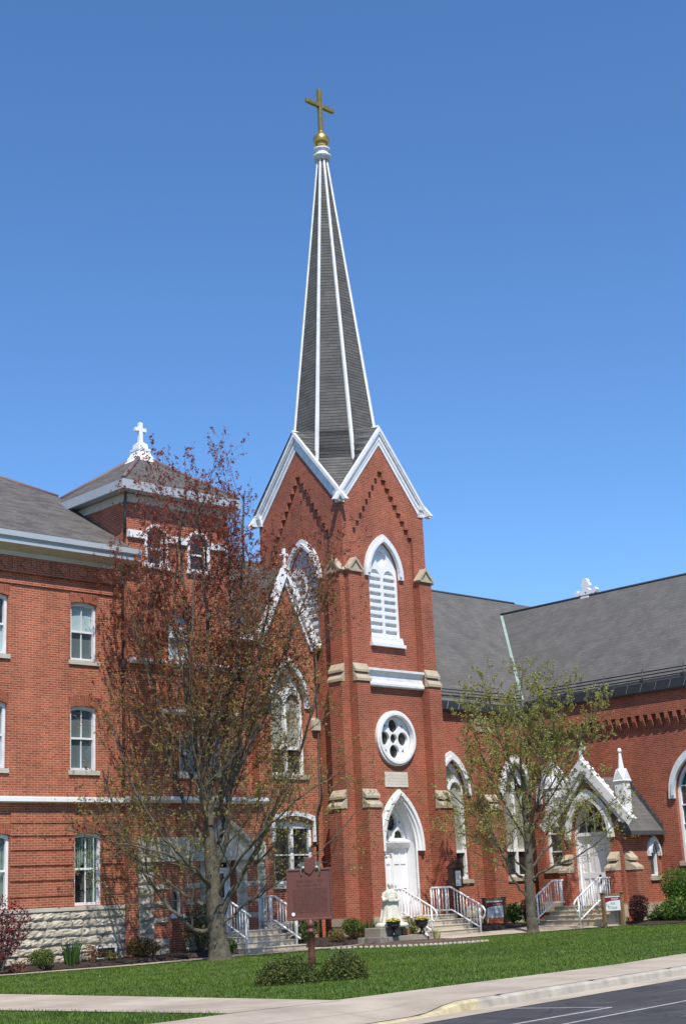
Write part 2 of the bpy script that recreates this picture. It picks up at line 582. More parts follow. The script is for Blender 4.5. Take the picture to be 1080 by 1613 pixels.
def thing(name, label, cat, loc=(0, 0, 0), rz=0, group=None):
    o = bpy.data.objects.new(name, None)
    COL.objects.link(o)
    o.empty_display_size = .3
    o.location = loc
    o.rotation_euler = (0, 0, rz)
    return tag(o, label, cat, group)

def dup(root, loc, rz, label, group=None):
    r = root.copy()
    COL.objects.link(r)
    r.location = loc
    r.rotation_euler = (0, 0, rz)
    tag(r, label, None, group)
    for ch in list(root.children):
        c = ch.copy()
        COL.objects.link(c)
        c.parent = r
        for g_ in ch.children:
            d = g_.copy()
            COL.objects.link(d)
            d.parent = c
    return r

def FR(Y):                                   # a wall that looks towards -Y
    return lambda u, v, d: (u, Y - d, v)

def LF(X):                                   # a wall that looks towards -X
    return lambda u, v, d: (X - d, u, v)

def rect(u0, u1, v0, v1):
    return [(u0, v0), (u1, v0), (u1, v1), (u0, v1)]

def arch(c, w, zs, h, z0=None, n=10):
    """pointed arch outline: centre, half width, springing height, rise; optional straight jambs down to z0"""
    R = (w * w + h * h) / (2 * w)
    a1 = math.asin(min(1, h / R))
    right = [(c + w - R + R * cos(a1 * i / n), zs + R * sin(a1 * i / n)) for i in range(n + 1)]
    left = [(2 * c - p[0], p[1]) for p in right[:-1]][::-1]
    pts = right + left
    if z0 is not None:
        pts = [(c - w, z0), (c + w, z0)] + pts
    return pts

def roundtop(c, w, zs, z0, n=12, k=1.):
    return [(c - w, z0), (c + w, z0)] + [(c + w * cos(pi * i / n), zs + k * w * sin(pi * i / n)) for i in range(n + 1)]

def circ(c, z, r, n=20):
    return [(c + r * cos(2 * pi * i / n), z + r * sin(2 * pi * i / n)) for i in range(n)]

def segtop(c, w, z0, z1, rise, n=8):
    """rectangle with a shallow arched head"""
    pts = [(c - w, z0), (c + w, z0)]
    for i in range(n + 1):
        t = 1 - 2 * i / n
        pts.append((c + w * t, z1 - rise * t * t))
    return pts

def band(outer, inner):
    return outer, [inner]

# ------------------------------------------------------------------ ground heights
def sm(t):
    t = min(1., max(0., t))
    return t * t * (3 - 2 * t)

def G(X, Y):
    return -1.56 + .0185 * (min(max(X, 25), 60) - 29) - .12 * sm((32.6 - Y) / 3) * sm((X - 27) / 5)

def kerbY(X):
    return 15.38 + .152 * (min(X, 27) - 17) + .152 * 3 * (1 - math.exp(-max(0, X - 27) / 3))

def lawnY(X):
    return 17.72 + .088 * (min(X, 30) - 16.4) + .088 * 4 * (1 - math.exp(-max(0, X - 30) / 4))

def sheet(name, poly_rows, mat, zf, kind='structure'):
    """poly_rows: list of rows of (x, y), all the same length"""
    m = MB()
    rows = [[m.bm.verts.new((x, y, zf(x, y))) for x, y in r] for r in poly_rows]
    for i in range(len(rows) - 1):
        for j in range(len(rows[0]) - 1):
            m.bm.faces.new([rows[i][j], rows[i][j + 1], rows[i + 1][j + 1], rows[i + 1][j]]).smooth = True
    o = m.build(name, mat)
    tag(o, None, None, kind=kind)
    return o

def lin(a, b, n):
    return [a + (b - a) * i / n for i in range(n + 1)]

# lawn: from the kerb to the horizon
xs = [-900, -200, -60, -20] + lin(0, 64, 64) + [90, 150, 300, 1200]
rows = []
ts = [0.0, .15] + [float(v) for v in np.linspace(.4, 30, 60)] + [45, 80, 200, 600, 1500]
for t in ts:
    rows.append([(x, kerbY(min(max(x, -40), 90)) + .1 + t) for x in xs])
sheet('lawn', rows, 'lawn', lambda x, y: G(x, y) - (.16 if y < kerbY(min(max(x, -40), 90)) + 1.6 and x < 30 else 0))
# road
rows = [[(x, kerbY(min(max(x, -40), 90)) + .12 - d) for x in xs] for d in (0, .2, .6, 1.5, 4, 8, 14, 20, 60, 400)]
sheet('road', rows, 'asphalt', lambda x, y: -1.775)
# concrete gutter strip beside the kerb
gx = lin(8, 60, 80)
sheet('road_gutter', [[(x, kerbY(x) + .1) for x in gx], [(x, kerbY(x) - .52 - .01 * sin(x * 3)) for x in gx]], 'walk', lambda x, y: -1.77)

def ramp_dip(x, y):
    return .118 * sm((16.85 - x) / 1.0) * sm((kerbY(x) + 1.55 - y) / 1.4)

# pavement along the road and the one leading back across the lawn
rows = [[(x, kerbY(x) + .13 + (lawnY(x) - kerbY(x) - .13) * t) for x in lin(6, 62, 150)] for t in lin(0, 1, 10)]
sheet('pavement', rows, 'walk', lambda x, y: G(x, y) + .012 - ramp_dip(x, y))
rows = [[(xl + (xr - xl) * t, y) for t in lin(0, 1, 6)] for y, xl, xr in
        [(lawnY(15) - .05, 14.13, 16.45), (20, 13.75, 16.32), (24, 13.12, 16.08), (30, 12.2, 15.7), (40, 10.7, 15.1)]]
sheet('path_across_lawn', rows, 'walk', lambda x, y: G(x, y) + .016)
# narrow path along the buildings
near = [(6, 34.6), (14, 34.55), (20.3, 34.4), (24, 34.05), (26.6, 33.75), (27.6, 33.4), (29.5, 32.75), (31.0, 32.6), (33.6, 31.75), (35.5, 31.4), (37.5, 31.0), (39.5, 30.5), (41.7, 29.95), (43, 29.7)]
far = [(6, 35.2), (14, 35.15), (20.6, 34.95), (24.2, 34.75), (26.9, 34.5), (28.2, 34.35), (30.6, 34.2), (31.2, 33.2), (33.9, 32.75), (35.6, 32.7), (37.6, 32.7), (39.7, 32.9), (41.9, 32.6), (43, 31.0)]
rows = []
for t in lin(0, 1, 5):
    rows.append([(a[0] + (b[0] - a[0]) * t, a[1] + (b[1] - a[1]) * t) for a, b in zip(near, far)])
sheet('path', rows, 'walk', lambda x, y: G(x, y) + .02)

def kerb():
    m = MB()
    prev = None
    X = [8 + .15 * i for i in range(350)]
    for x in X:
        h = .14 - .122 * sm((16.95 - x) / 1.1)
        if x % 3.0 < .15 and x > 17.6:
            h -= .02
        y = kerbY(x)
        prof = [(y - .02, -1.79), (y, -1.77 + h * .75), (y + .035, -1.77 + h), (y + .17, -1.77 + h + .004), (y + .17, -1.79)]
        ring = [m.bm.verts.new((x, a, b)) for a, b in prof]
        if prev:
            for i in range(4):
                f = m.bm.faces.new([prev[i], prev[i + 1], ring[i + 1], ring[i]])
                f.material_index = 1 if x < 17.35 else 0
        prev = ring
    tag(m.build('kerb', ['kerb', 'yellow']), None, None, kind='structure')
kerb()

def road_lines():
    for pts, w in (([(17.5, 14.93), (18.05, 13.5)], .07), ([(15.3, 13.22), (18.02, 13.5)], .08), ([(15.6, 12.55), (19.3, 13.05), (24, 13.8)], .07)):
        m = MB()
        for a, b in zip(pts[:-1], pts[1:]):
            d = Vector((b[0] - a[0], b[1] - a[1], 0)).normalized()
            n_ = Vector((-d.y, d.x, 0)) * w / 2
            A, B = Vector((*a, -1.7705)), Vector((*b, -1.7705))
            m.face([A - n_, B - n_, B + n_, A + n_])
        tag(m.build('road_marking', 'line'), None, None, kind='structure')
road_lines()

def bed(name, poly, mat, hz):
    """a low mound: outline polygon, raised towards its middle"""
    m = MB()
    c = (sum(p[0] for p in poly) / len(poly), sum(p[1] for p in poly) / len(poly))
    dense = []
    for i, p in enumerate(poly):
        q = poly[(i + 1) % len(poly)]
        L = hypot(q[0] - p[0], q[1] - p[1])
        k = max(1, int(L / .5))
        dense += [(p[0] + (q[0] - p[0]) * j / k, p[1] + (q[1] - p[1]) * j / k) for j in range(k)]
    rnd = random.Random(3)
    rings = []
    for t, h in ((0, -.02), (.08, .55), (.3, .9), (.7, 1.0)):
        rings.append([m.bm.verts.new((p[0] + (c[0] - p[0]) * t, p[1] + (c[1] - p[1]) * t,
                                      G(p[0], p[1]) + .03 + hz * h + rnd.uniform(-.02, .02) * (t > 0))) for p in dense])
    n = len(dense)
    for i in range(3):
        for j in range(n):
            m.bm.faces.new([rings[i][j], rings[i][(j + 1) % n], rings[i + 1][(j + 1) % n], rings[i + 1][j]]).smooth = True
    m.bm.faces.new(rings[-1])
    o = m.build(name, mat)
    tag(o, None, None, kind='structure')

for x0 in (6, 10, 14, 18, 22):
    bed('mulch_bed', [(x0, 35.2), (x0 + 4, 35.1 - (.25 if x0 > 20 else 0)), (x0 + 4, 36.75), (x0, 36.75)], 'mulch', .13)
bed('mulch_bed', [(26, 34.85), (28.3, 34.5), (28.4, 36.6), (26, 36.6)], 'mulch', .12)
bed('mulch_bed', [(30.7, 33.3), (33.2, 33.0), (34.2, 32.9), (34.2, 34.9), (33, 36.3), (30.8, 36.3)], 'mulch', .16)
bed('mulch_bed', [(37.2, 32.9), (40.3, 32.9), (40.3, 35.9), (37.2, 35.9)], 'mulch', .1)
bed('mulch_bed', [(41.2, 28.9), (46, 26.5), (46, 30.0), (41.6, 30.5)], 'mulch', .08)
bed('soil_bed', [(30.1, 32.55), (31.2, 31.5), (32.3, 30.92), (33.4, 30.42), (34.5, 30.1), (34.7, 30.6), (34.0, 31.6), (32.2, 32.45)], 'soil', .03)

# ------------------------------------------------------------------ shared building pieces
def window_sash(parent, base, c, w, z0, z1, Y, rise=.06, depth=.16, back='blind', two=True, sill=True, hood=True, mat='white_trim', soldier='brick_soldier', fm=None, lower=None):
    """a hung sash in a front wall: frame, sash bars, pane, what hangs behind, sill and brick head"""
    fm = fm or FR(Y)
    m = MB()
    fw_ = .085
    m.prism(segtop(c, w, z0, z1, rise), [segtop(c, w - fw_, z0 + fw_, z1 - fw_ - .02, rise * .8)], fm, -depth + .07, -depth - .03)
    win = m.build('window', mat, parent, base)
    zm = (z0 + z1) / 2
    m = MB()
    m.prism(rect(c - w + fw_, c + w - fw_, zm - .03, zm + .03), [], fm, -depth + .045, -depth - .02)
    if two:
        m.prism(rect(c - .014, c + .014, zm + .03, z1 - fw_ - .04), [], fm, -depth + .03, -depth - .01)
        m.prism(rect(c - .014, c + .014, z0 + fw_, zm - .03), [], fm, -depth + .015, -depth - .02)
    m.build('sash_bar', mat, win, base)
    m = MB()
    m.prism(segtop(c, w - fw_, z0 + fw_, z1 - fw_ - .02, rise * .8), [], fm, -depth - .022, -depth - .028)
    m.build('pane', 'glass', win, base)
    m = MB()
    lo = lower or back
    if back in ('drape',):
        m.prism(rect(c - w, c + w, z0, z1), [], fm, -depth - .3, -depth - .32)
        m.build('room_panel', 'room', win, base)
        m = MB()
        n = 14
        for s_ in (-1, 1):
            for i in range(n):
                u = c + s_ * (w - (w * 1.0) * i / n)
                u2 = c + s_ * (w - (w * 1.0) * (i + 1) / n)
                zb = zm - .35 + (.55 * i / n) if i > 4 else z0
                d = -depth - .1 - .03 * (i % 2)
                m.prism([(min(u, u2), zb), (max(u, u2), zb), (max(u, u2), z1), (min(u, u2), z1)], [], fm, d, d - .01)
        m.build('curtain', 'drape', win, base)
    else:
        m.prism(rect(c - w, c + w, zm, z1), [], fm, -depth - .04, -depth - .05)
        m.build('blind', back, win, base)
        m = MB()
        m.prism(rect(c - w, c + w, z0, zm), [], fm, -depth - .055, -depth - .065)
        m.build('blind', lo, win, base)  # same for the lower sash; room material paints the unlit interior
    if sill:
        m = MB()
        m.prism(rect(c - w - .07, c + w + .07, z0 - .13, z0), [], fm, .06, -.12)
        m.build('sill', 'stone_grey', win, base, bevel=.008)
    if hood:
        m = MB()
        outer = segtop(c, w + .08, z1 - .02, z1 + .3, rise)
        inner = segtop(c, w, z1 - .02, z1, rise)
        n_ = 8
        top = outer[2:]
        low = [(c + w * (1 - 2 * i / n_), z1 - rise * (1 - 2 * i / n_) ** 2 + .002) for i in range(n_ + 1)]
        m.prism(top + low[::-1], [], fm, .018, -.1)
        m.build('brick_head', soldier, win, base)
    return win

def church_window(parent, base, c, w, zs, rise, z0, fm, hood=.2, kind='nave', depth=.2, sill=True, mid=None):
    """pointed church window with a white hood, two lancets and a circle"""
    m = MB()
    # hood mould with short returns at the springing
    m.prism(arch(c, w + hood, zs, rise + hood * 1.25) + [(c - w - hood, zs - .1), (c - w, zs - .1)] + arch(c, w, zs, rise)[::-1] + [(c + w, zs - .1), (c + w + hood, zs - .1)], [], fm, .09, -.02)
    m.prism(arch(c, w + hood * .45, zs, rise + hood * .55) + [(c - w - hood * .45, zs), (c - w, zs)] + arch(c, w, zs, rise)[::-1] + [(c + w, zs), (c + w + hood * .45, zs)], [], fm, .135, .091)
    win = m.build('window', 'white_trim', parent, base)
    outer = arch(c, w, zs, rise, z0)
    m = MB()
    fr = .085
    lw = (w - fr - .05) / 2
    lc = .05 + lw
    lz = zs + .02
    holes = []
    if kind in ('nave', 'bay'):
        holes = [roundtop(c - lc, lw, lz, mid + .05, k=1.2), roundtop(c + lc, lw, lz, mid + .05, k=1.2)]
        holes += [circ(c, zs + rise * .60, w * .35, 18)]
        holes += [rect(c - lc - lw, c - lc + lw, z0 + .09, mid - .05), rect(c + lc - lw, c + lc + lw, z0 + .09, mid - .05)]
    elif kind == 'louvre':
        holes = [roundtop(c - lc, lw, lz - .2, z0 + .1, k=1.3), roundtop(c + lc, lw, lz - .2, z0 + .1, k=1.3)]
        holes += [circ(c, zs + rise * .52, w * .38, 20)]
    elif kind == 'big':
        holes = [arch(c, w - fr, zs, rise - fr * 1.3, z0 + .09)]
    elif kind == 'slit':
        holes = [arch(c, w - .05, zs, rise - .07, z0 + .05)]
    m.prism(outer, holes, fm, -depth + .06, -depth - .05)
    m.build('tracery', 'white', win, base)
    m = MB()
    if kind == 'louvre':
        m.prism(arch(c, w - .02, zs, rise - .02, z0 + .02), [], fm, -depth - .055, -depth - .1)
        m.build('louvre_back', 'white_trim', win, base)
        for s_ in (-1, 1):
            cc = c + s_ * lc
            zz = z0 + .13
            k = 0
            while zz < lz - .08:
                m = MB()
                f0, f1 = -depth + .05, -depth - .05
                a, b = cc - lw, cc + lw
                m.hexa([fm(a, zz, f0), fm(b, zz, f0), fm(b, zz + .05, f1), fm(a, zz + .05, f1)],
                       [fm(a, zz + .1, f0), fm(b, zz + .1, f0), fm(b, zz + .15, f1), fm(a, zz + .15, f1)])
                nT = 6
                for i in range(nT):
                    u = a + (b - a) * (i + .5) / nT
                    m.prism([(u - .03, zz + .002), (u, zz - .05), (u + .03, zz + .002)], [], fm, f0, f0 - .02)
                m.build('louvre', 'white', win, base)
                zz += .27
                k += 1
    else:
        mat = {'nave': 'storm_glass', 'bay': 'storm_glass', 'big': 'lead_glass', 'slit': 'lead_glass'}[kind]
        if mid is not None:
            m.prism(arch(c, w - .03, zs, rise - .03, mid), [], fm, -depth - .052, -depth - .07)
            m.build('pane', mat, win, base)
            m = MB()
            m.prism(rect(c - w + .03, c + w - .03, z0 + .03, mid), [], fm, -depth - .052, -depth - .07)
            m.build('pane', 'lead_glass', win, base)
        else:
            m.prism(arch(c, w - .03, zs, rise - .03, z0 + .03), [], fm, -depth - .052, -depth - .07)
            m.build('pane', mat, win, base)
        if kind == 'big':
            m = MB()
            z = z0 + .62
            while z < zs + rise * .7:
                ww = w - .09 if z < zs else (w - .09) * math.sqrt(max(.05, 1 - ((z - zs) / rise) ** 2))
                m.prism(rect(c - ww, c + ww, z - .022, z + .022), [], fm, -depth + .02, -depth - .05)
                z += .66
            m.build('glazing_bar', 'white', win, base)
    if sill:
        m = MB()
        if kind == 'louvre':
            m.prism([(c - w - .04, z0 - .12), (c + w + .04, z0 - .12), (c + w + .04, z0), (c + w, z0 + .12), (c - w, z0 + .12), (c - w - .04, z0)], [], fm, .06, -.2)
            m.prism(rect(c - w - .09, c + w + .09, z0 - .24, z0 - .12), [], fm, .14, -.2)
            m.build('sill', 'white', win, base)
        else:
            m.prism(rect(c - w - .09, c + w + .09, z0 - .16, z0), [], fm, .07, -.2)
            m.build('sill', 'stone', win, base, bevel=.01)
    return win

def sloped_cap(m, u0, u1, zlo, zhi, d_out, d_in, fm, over=.05):
    """stone weathering of a buttress: slopes from (d_in, zhi) down to (d_out, zlo), in two courses"""
    zm = (zlo + zhi) / 2
    dm = (d_out + d_in) / 2
    a, b = u0 - .025, u1 + .025
    m.hexa([fm(a, zlo - .09, d_in), fm(b, zlo - .09, d_in), fm(b, zlo - .09, d_out + over), fm(a, zlo - .09, d_out + over)],
           [fm(a, zm, d_in), fm(b, zm, d_in), fm(b, zlo, d_out + over), fm(a, zlo, d_out + over)])
    m.hexa([fm(a, zm + .001, d_in), fm(b, zm + .001, d_in), fm(b, zm - .04, dm + over * 1.3), fm(a, zm - .04, dm + over * 1.3)],
           [fm(a, zhi, d_in), fm(b, zhi, d_in), fm(b, zm + .04, dm + over * 1.3), fm(a, zm + .04, dm + over * 1.3)])

def rock_courses(m, u0, u1, z0, z1, fm, rng, ch=.27, proud=.05, d_back=-.02):
    """rock-faced ashlar: every stone a lumpy face of its own"""
    nrow = max(1, round((z1 - z0) / ch))
    hh = (z1 - z0) / nrow
    for r in range(nrow):
        u = u0
        za, zb = z0 + r * hh, z0 + (r + 1) * hh - .012
        while u < u1 - .01:
            L = min(rng.uniform(.45, 1.25), u1 - u)
            if u1 - (u + L) < .2:
                L = u1 - u
            a, b = u, u + L - .012
            nu, nv = max(3, int(L / .09)), 5
            grid = []
            for j in range(nv + 1):
                row = []
                for i in range(nu + 1):
                    e = j in (0, nv)
                    g0 = .35 if i in (0, nu) else 1.
                    d = 0.004 if e else proud * ((.5, 1.25, 1.35, 1.1, .7, .4)[j] * (.75 + .25 * sin(i * 1.1 + r * 2.1 + u * 3)) * g0 + rng.uniform(-.4, .4) * g0)
                    row.append(m.bm.verts.new(fm(a + (b - a) * i / nu, za + (zb - za) * j / nv, d)))
                grid.append(row)
            for j in range(nv):
                for i in range(nu):
                    m.bm.faces.new([grid[j][i], grid[j][i + 1], grid[j + 1][i + 1], grid[j + 1][i]])
            u += L
    m.prism(rect(u0, u1, z0, z1), [], fm, 0, d_back)

rng = random.Random(11)

# ------------------------------------------------------------------ brick wing on the left
def brick_wing():
    base = (18, 36.6, -1.6)
    t = thing('brick_wing', 'three storey orange brick wing with rough stone base and grey hip roof at far left', 'building', base)
    Y, XL, XR = 36.6, 6.0, 25.9
    cols = [(24.25, 24.4), (21.17, 21.32), (18.1, 18.25), (15.0, 15.15), (11.9, 12.05), (8.8, 8.95)]
    holes = []
    for cu, cg in cols:
        holes += [segtop(cu, .47, 7.18, 8.98, .07), segtop(cu, .47, 3.9, 5.82, .07), segtop(cg, .48, .04, 2.1, .07)]
    m = MB()
    m.prism(rect(XL, XR, -.05, 10.4), holes, FR(Y), 0, -.4)
    m.box(XL, XL + .4, Y + .4, 46, -.05, 10.4)
    m.box(XL, 27.5, 45.6, 46, -.05, 10.4)
    wall = m.build('wall', 'brick_wing', t, base)
    # projecting courses of the ground storey, frieze above
    m = MB()
    edges = [2.72, 2.36, 2.0, 1.6, 1.17, .75, .31, .0]
    for zt, zb in zip(edges[:-1], edges[1:]):
        x = XL
        for cu, cg in sorted(cols):
            m.box(x, cg - .485, Y - .035, Y - .001, zb + .03, zt - .03)
            x = cg + .485
        m.box(x, XR - .05, Y - .035, Y - .001, zb + .03, zt - .03)
    m.build('banded_brickwork', 'brick_wing', wall, base)
    m = MB()
    m.box(XL, XR - .02, Y - .09, Y - .001, 9.62, 10.12)
    m.box(XL, XR - .02, Y - .05, Y - .001, 9.3, 9.4)
    x = XL + .3
    while x < XR - .5:
        m.prism([(x - .17, 9.87), (x, 9.7), (x + .17, 9.87), (x, 10.04)], [], FR(Y), .135, .091)
        m.prism(rect(x - .26, x + .26, 9.63, 10.11), [rect(x - .22, x + .22, 9.67, 10.07)], FR(Y), .12, .092)
        x += .66
    m.build('brick_frieze', 'brick_wing', wall, base)
    backs = [('blind', 'blind_grey'), ('blind_grey', 'room')]
    for k, (cu, cg) in enumerate(cols):
        if k == 0:
            window_sash(t, base, cu, .47, 7.18, 8.98, Y, back='blind', lower='blind_grey')
            window_sash(t, base, cu, .47, 3.9, 5.82, Y, back='blind_grey', lower='blind_grey')
        else:
            window_sash(t, base, cu, .47, 7.18, 8.98, Y, back='room', lower='blind')
            window_sash(t, base, cu, .47, 3.9, 5.82, Y, back='blind_grey', lower='blind')
        window_sash(t, base, cg, .48, .04, 2.1, Y, back='drape', sill=False, mat='white')
    m = MB()
    m.prism([(36.62, 2.93), (36.38, 2.97), (36.38, 3.08), (36.62, 3.13)], [], lambda u, v, d: (d, u, v), XL, XR)
    m.build('string_course', 'white', t, base)
    m = MB()
    m.box(XL, XR + .3, 36.52, 36.65, -.1, .012)
    m.build('stone_ledge', 'stone_grey', t, base, bevel=.01)
    m = MB()
    rock_courses(m, 20.0, 26.1, -1.75, -.1, FR(36.57), rng, ch=.24, proud=.056)
    m.box(XL, 20.0, 36.57, 36.9, -1.75, -.1)
    m.build('stone_base', 'rock', t, base)
    # basement window
    m = MB()
    m.prism(rect(24.55, 25.3, -1.5, -1.12), [rect(24.62, 25.23, -1.45, -1.18)], FR(36.49), .05, 0)
    w = m.build('basement_window', 'white_trim', t, base)
    m = MB()
    m.box(24.62, 25.23, 36.46, 36.485, -1.45, -1.18)
    m.build('pane', 'lead_glass', w, base)
    # eaves: gutter with moulding, soffit, frieze board
    m = MB()
    prof = [(36.0, 10.36), (36.0, 10.5), (35.93, 10.56), (35.93, 10.72), (36.1, 10.74), (36.6, 10.74), (36.6, 10.36)]
    m.prism(prof, [], lambda u, v, d: (d, u, v), XL, 25.95)
    for i in range(160):
        x = 20 + i * .037 * 1.0
        if x < 25.9 and i % 3 == 0:
            m.box(x, x + .03, 35.985, 35.999, 10.5, 10.53)
    m.build('gutter', 'fascia', t, base)
    m = MB()
    m.prism([(36.02, 10.355), (36.6, 10.355), (36.6, 10.12), (36.5, 10.12), (36.48, 10.25)], [], lambda u, v, d: (d, u, v), XL, 25.9)
    m.build('soffit', 'cream', t, base)
    # roof: front slope with a hip towards the corner tower
    T = .63
    zf = lambda y: 10.73 + T * (y - 36.0)
    A, B = (XL - .3, 35.98, zf(35.98)), (25.64, 35.98, zf(35.98))
    Cc, D_, E_ = (25.64, 40.25, zf(40.25)), (24.1, 41.3, zf(41.3)), (22.0, 42.9, zf(42.9))
    F_ = (XL - .3, 42.9, zf(42.9))
    m = MB()
    m.face([A, B, Cc, D_, E_, F_])
    m.face([Cc, (27.6, 46.2, 10.7), (XL - .3, 46.2, 10.7), F_, E_, D_])
    m.face([(p[0], p[1], p[2] - .05) for p in (A, B, Cc, D_, E_, F_)])
    roof = m.build('roof', 'shingle_brown', t, base)
    m = MB()
    m.tube([Cc, D_, E_, F_], .07, 6)
    m.build('ridge_cap', 'ridge_cap', roof, base)
    m = MB()
    m.tube([(25.62, 36.3, 10.4), (25.62, 36.5, 9.9), (25.62, 36.52, 3.3), (25.74, 36.28, 3.05), (25.74, 36.28, 2.85), (25.74, 36.47, 2.6), (25.74, 36.47, -1.5)], .055, 8)
    m.box(25.5, 25.76, 36.36, 36.58, 7.0, 7.32)
    m.build('downspout', 'pipe', t, base)
brick_wing()

def cross_mesh(m, c, h, arm, th, zarm, rot=0, axis='x'):
    x, y, z = c
    if axis == 'x':
        m.box(x - th, x + th, y - th, y + th, z, z + h)
        m.box(x - arm, x - th, y - th * .96, y + th * .96, z + zarm - th, z + zarm + th)
        m.box(x + th, x + arm, y - th * .96, y + th * .96, z + zarm - th, z + zarm + th)
    else:
        m.box(x - th, x + th, y - th, y + th, z, z + h)
        m.box(x - th * .96, x + th * .96, y - arm, y - th, z + zarm - th, z + zarm + th)
        m.box(x - th * .96, x + th * .96, y + th, y + arm, z + zarm - th, z + zarm + th)

# ------------------------------------------------------------------ corner tower with the stone doorway
def corner_tower():
    base = (27.7, 36.35, -1.6)
    t = thing('corner_tower', 'square brick stair tower with pyramid roof, white cross and stone doorway behind the big tree', 'building', base)
    Y, XL, XR = 36.35, 25.65, 29.7
    wins3 = [(26.8, .36), (28.5, .36)]
    m = MB()
    holes = [roundtop(c, w, 11.3, 10.42) for c, w in wins3]
    holes += [segtop(27.72, .47, 7.42, 8.95, .05), segtop(28.05, .44, 3.85, 5.15, .04), segtop(28.98, .36, 3.85, 5.15, .04)]
    m.prism(rect(XL, XR, 3.0, 12.6), holes, FR(Y), 0, -.4)
    m.box(XL, XL + .3, Y + .4, 40.4, 3.0, 12.6)
    m.box(XR - .3, XR, Y + .4, 40.4, 3.0, 12.6)
    m.box(XL + .3, XR - .3, 40.1, 40.4, 3.0, 12.6)
    m.box(XR, 30.3, Y + .002, 38.4, 3.0, 7.2)
    wall = m.build('wall', 'brick_wing', t, base)
    # doorway storey: brick panels between stone bands
    m = MB()
    door = [(28.7, -.95), (29.75, -.95), (29.75, 1.22), (28.7, 1.22)]
    sw = arch(27.42, .2, .1, .34, -.36)
    m.prism([(XL, -1.7), (30.98, -1.7), (30.98, 3.0), (XL, 3.0)], [door, sw], FR(Y), 0, -.5)
    m.box(30.6, 30.98, Y + .5, 38.4, -1.7, 3.0)
    m.build('wall', 'brick_wing', t, base)
    m = MB()
    r2 = random.Random(5)
    f = FR(Y - .002)
    for u0, u1 in ((26.0, 26.55), (28.32, 28.68), (29.77, 30.2), (30.62, 30.97)):
        rock_courses(m, u0, u1, -1.6, 1.28, f, r2, ch=.36, proud=.07)
    for z0, z1 in ((.38, .55), (-.1, .05), (-.58, -.42), (-1.6, -1.02)):
        for u0, u1 in ((26.56, 27.12), (27.72, 28.31), (30.21, 30.61)):
            rock_courses(m, u0, u1, z0, z1, f, r2, ch=.17 if z1 > -1 else .3, proud=.05)
    m.build('stone_dressing', 'rock', t, base)
    m = MB()
    m.prism(rect(26.0, 28.5, 1.3, 1.93), [], FR(Y), .08, 0)
    m.prism(rect(30.0, 30.97, 1.3, 1.8), [], FR(Y), .08, 0)
    m.prism(rect(25.95, 31.0, 1.2, 1.3), [], FR(Y), .14, 0)
    m.prism([(28.5, 1.3), (30.0, 1.3), (30.1, 1.75), (29.25, 2.35), (28.4, 1.75)], [], FR(Y), .12, 0)
    m.build('lintel', 'stone_grey', t, base, bevel=.012)
    m = MB()
    m.prism([(28.35, 1.72), (29.25, 2.38), (30.15, 1.72), (30.28, 1.78), (29.25, 2.52), (28.22, 1.78)], [], FR(Y), .3, 0)
    m.build('door_hood', 'stone_grey', t, base)
    # door
    m = MB()
    m.prism(rect(28.7, 29.75, -.95, 1.22), [rect(28.78, 29.67, -.9, .92), rect(28.78, 29.67, .99, 1.16)], FR(Y), -.3, -.42)
    d = m.build('entrance_door', 'white', t, base)
    m = MB()
    m.prism(rect(28.78, 29.67, -.9, .92), [rect(28.9, 29.55, -.3, .82)], FR(Y), -.34, -.39)
    m.prism(rect(28.9, 29.55, -.78, -.4), [], FR(Y), -.33, -.339)
    m.build('door_leaf', 'white', d, base)
    m = MB()
    m.box(28.78, 29.67, Y + .37, Y + .375, -.3, .82)
    m.box(28.78, 29.67, Y + .37, Y + .375, .99, 1.16)
    m.build('pane', 'lead_glass', d, base)
    m = MB()
    m.tube([(29.0, Y + .33, 0.02), (29.0, Y + .28, 0.02), (29.0, Y + .28, .14)], .015, 6)
    m.build('handle', 'black', d, base)
    # small pointed window
    m = MB()
    m.prism(arch(27.42, .2, .1, .34, -.36), [arch(27.42, .14, .1, .26, -.3)], FR(Y), -.1, -.2)
    w = m.build('window', 'white', t, base)
    m = MB()
    m.prism(arch(27.42, .15, .1, .27, -.3), [], FR(Y), -.19, -.2)
    m.build('pane', 'lead_glass', w, base)
    m = MB()
    m.box(27.17, 27.67, Y - .05, Y + .2, -.46, -.36)
    m.build('sill', 'white', w, base)
    # upper windows
    for c, w_ in wins3:
        m = MB()
        m.prism(roundtop(c, w_ + .09, 11.3, 10.42), [roundtop(c, w_, 11.3, 10.42 + .0001)], FR(Y), .05, -.1)
        w = m.build('window', 'white', t, base)
        m = MB()
        m.prism(roundtop(c, w_, 11.3, 10.42), [roundtop(c, w_ - .07, 11.3, 10.49)], FR(Y), -.1, -.18)
        m.prism(rect(c - w_ + .07, c + w_ - .07, 10.95, 11.0), [], FR(Y), -.1, -.18)
        m.build('sash_bar', 'white', w, base)
        m = MB()
        m.prism(roundtop(c, w_, 11.3, 10.42), [], FR(Y), -.181, -.19)
        m.build('pane', 'lead_glass', w, base)
        m = MB()
        m.box(c - w_ - .16, c + w_ + .16, Y - .1, Y + .1, 10.28, 10.42)
        m.build('sill', 'white', w, base)
    for a, b in ((25.68, 26.34), (27.26, 28.04), (28.96, 29.66)):
        m = MB()
        m.box(a, b, Y - .09, Y - .001, 11.2, 11.44)
        m.build('label_band', 'white', t, base)
    window_sash(t, base, 27.72, .47, 7.42, 8.95, Y, rise=.05, back='blind', sill=False)
    window_sash(t, base, 28.05, .44, 3.85, 5.15, Y, rise=.04, back='blind_grey', lower='room', hood=False)
    window_sash(t, base, 28.98, .36, 3.85, 5.15, Y, rise=.04, back='blind_grey', lower='room', hood=False)
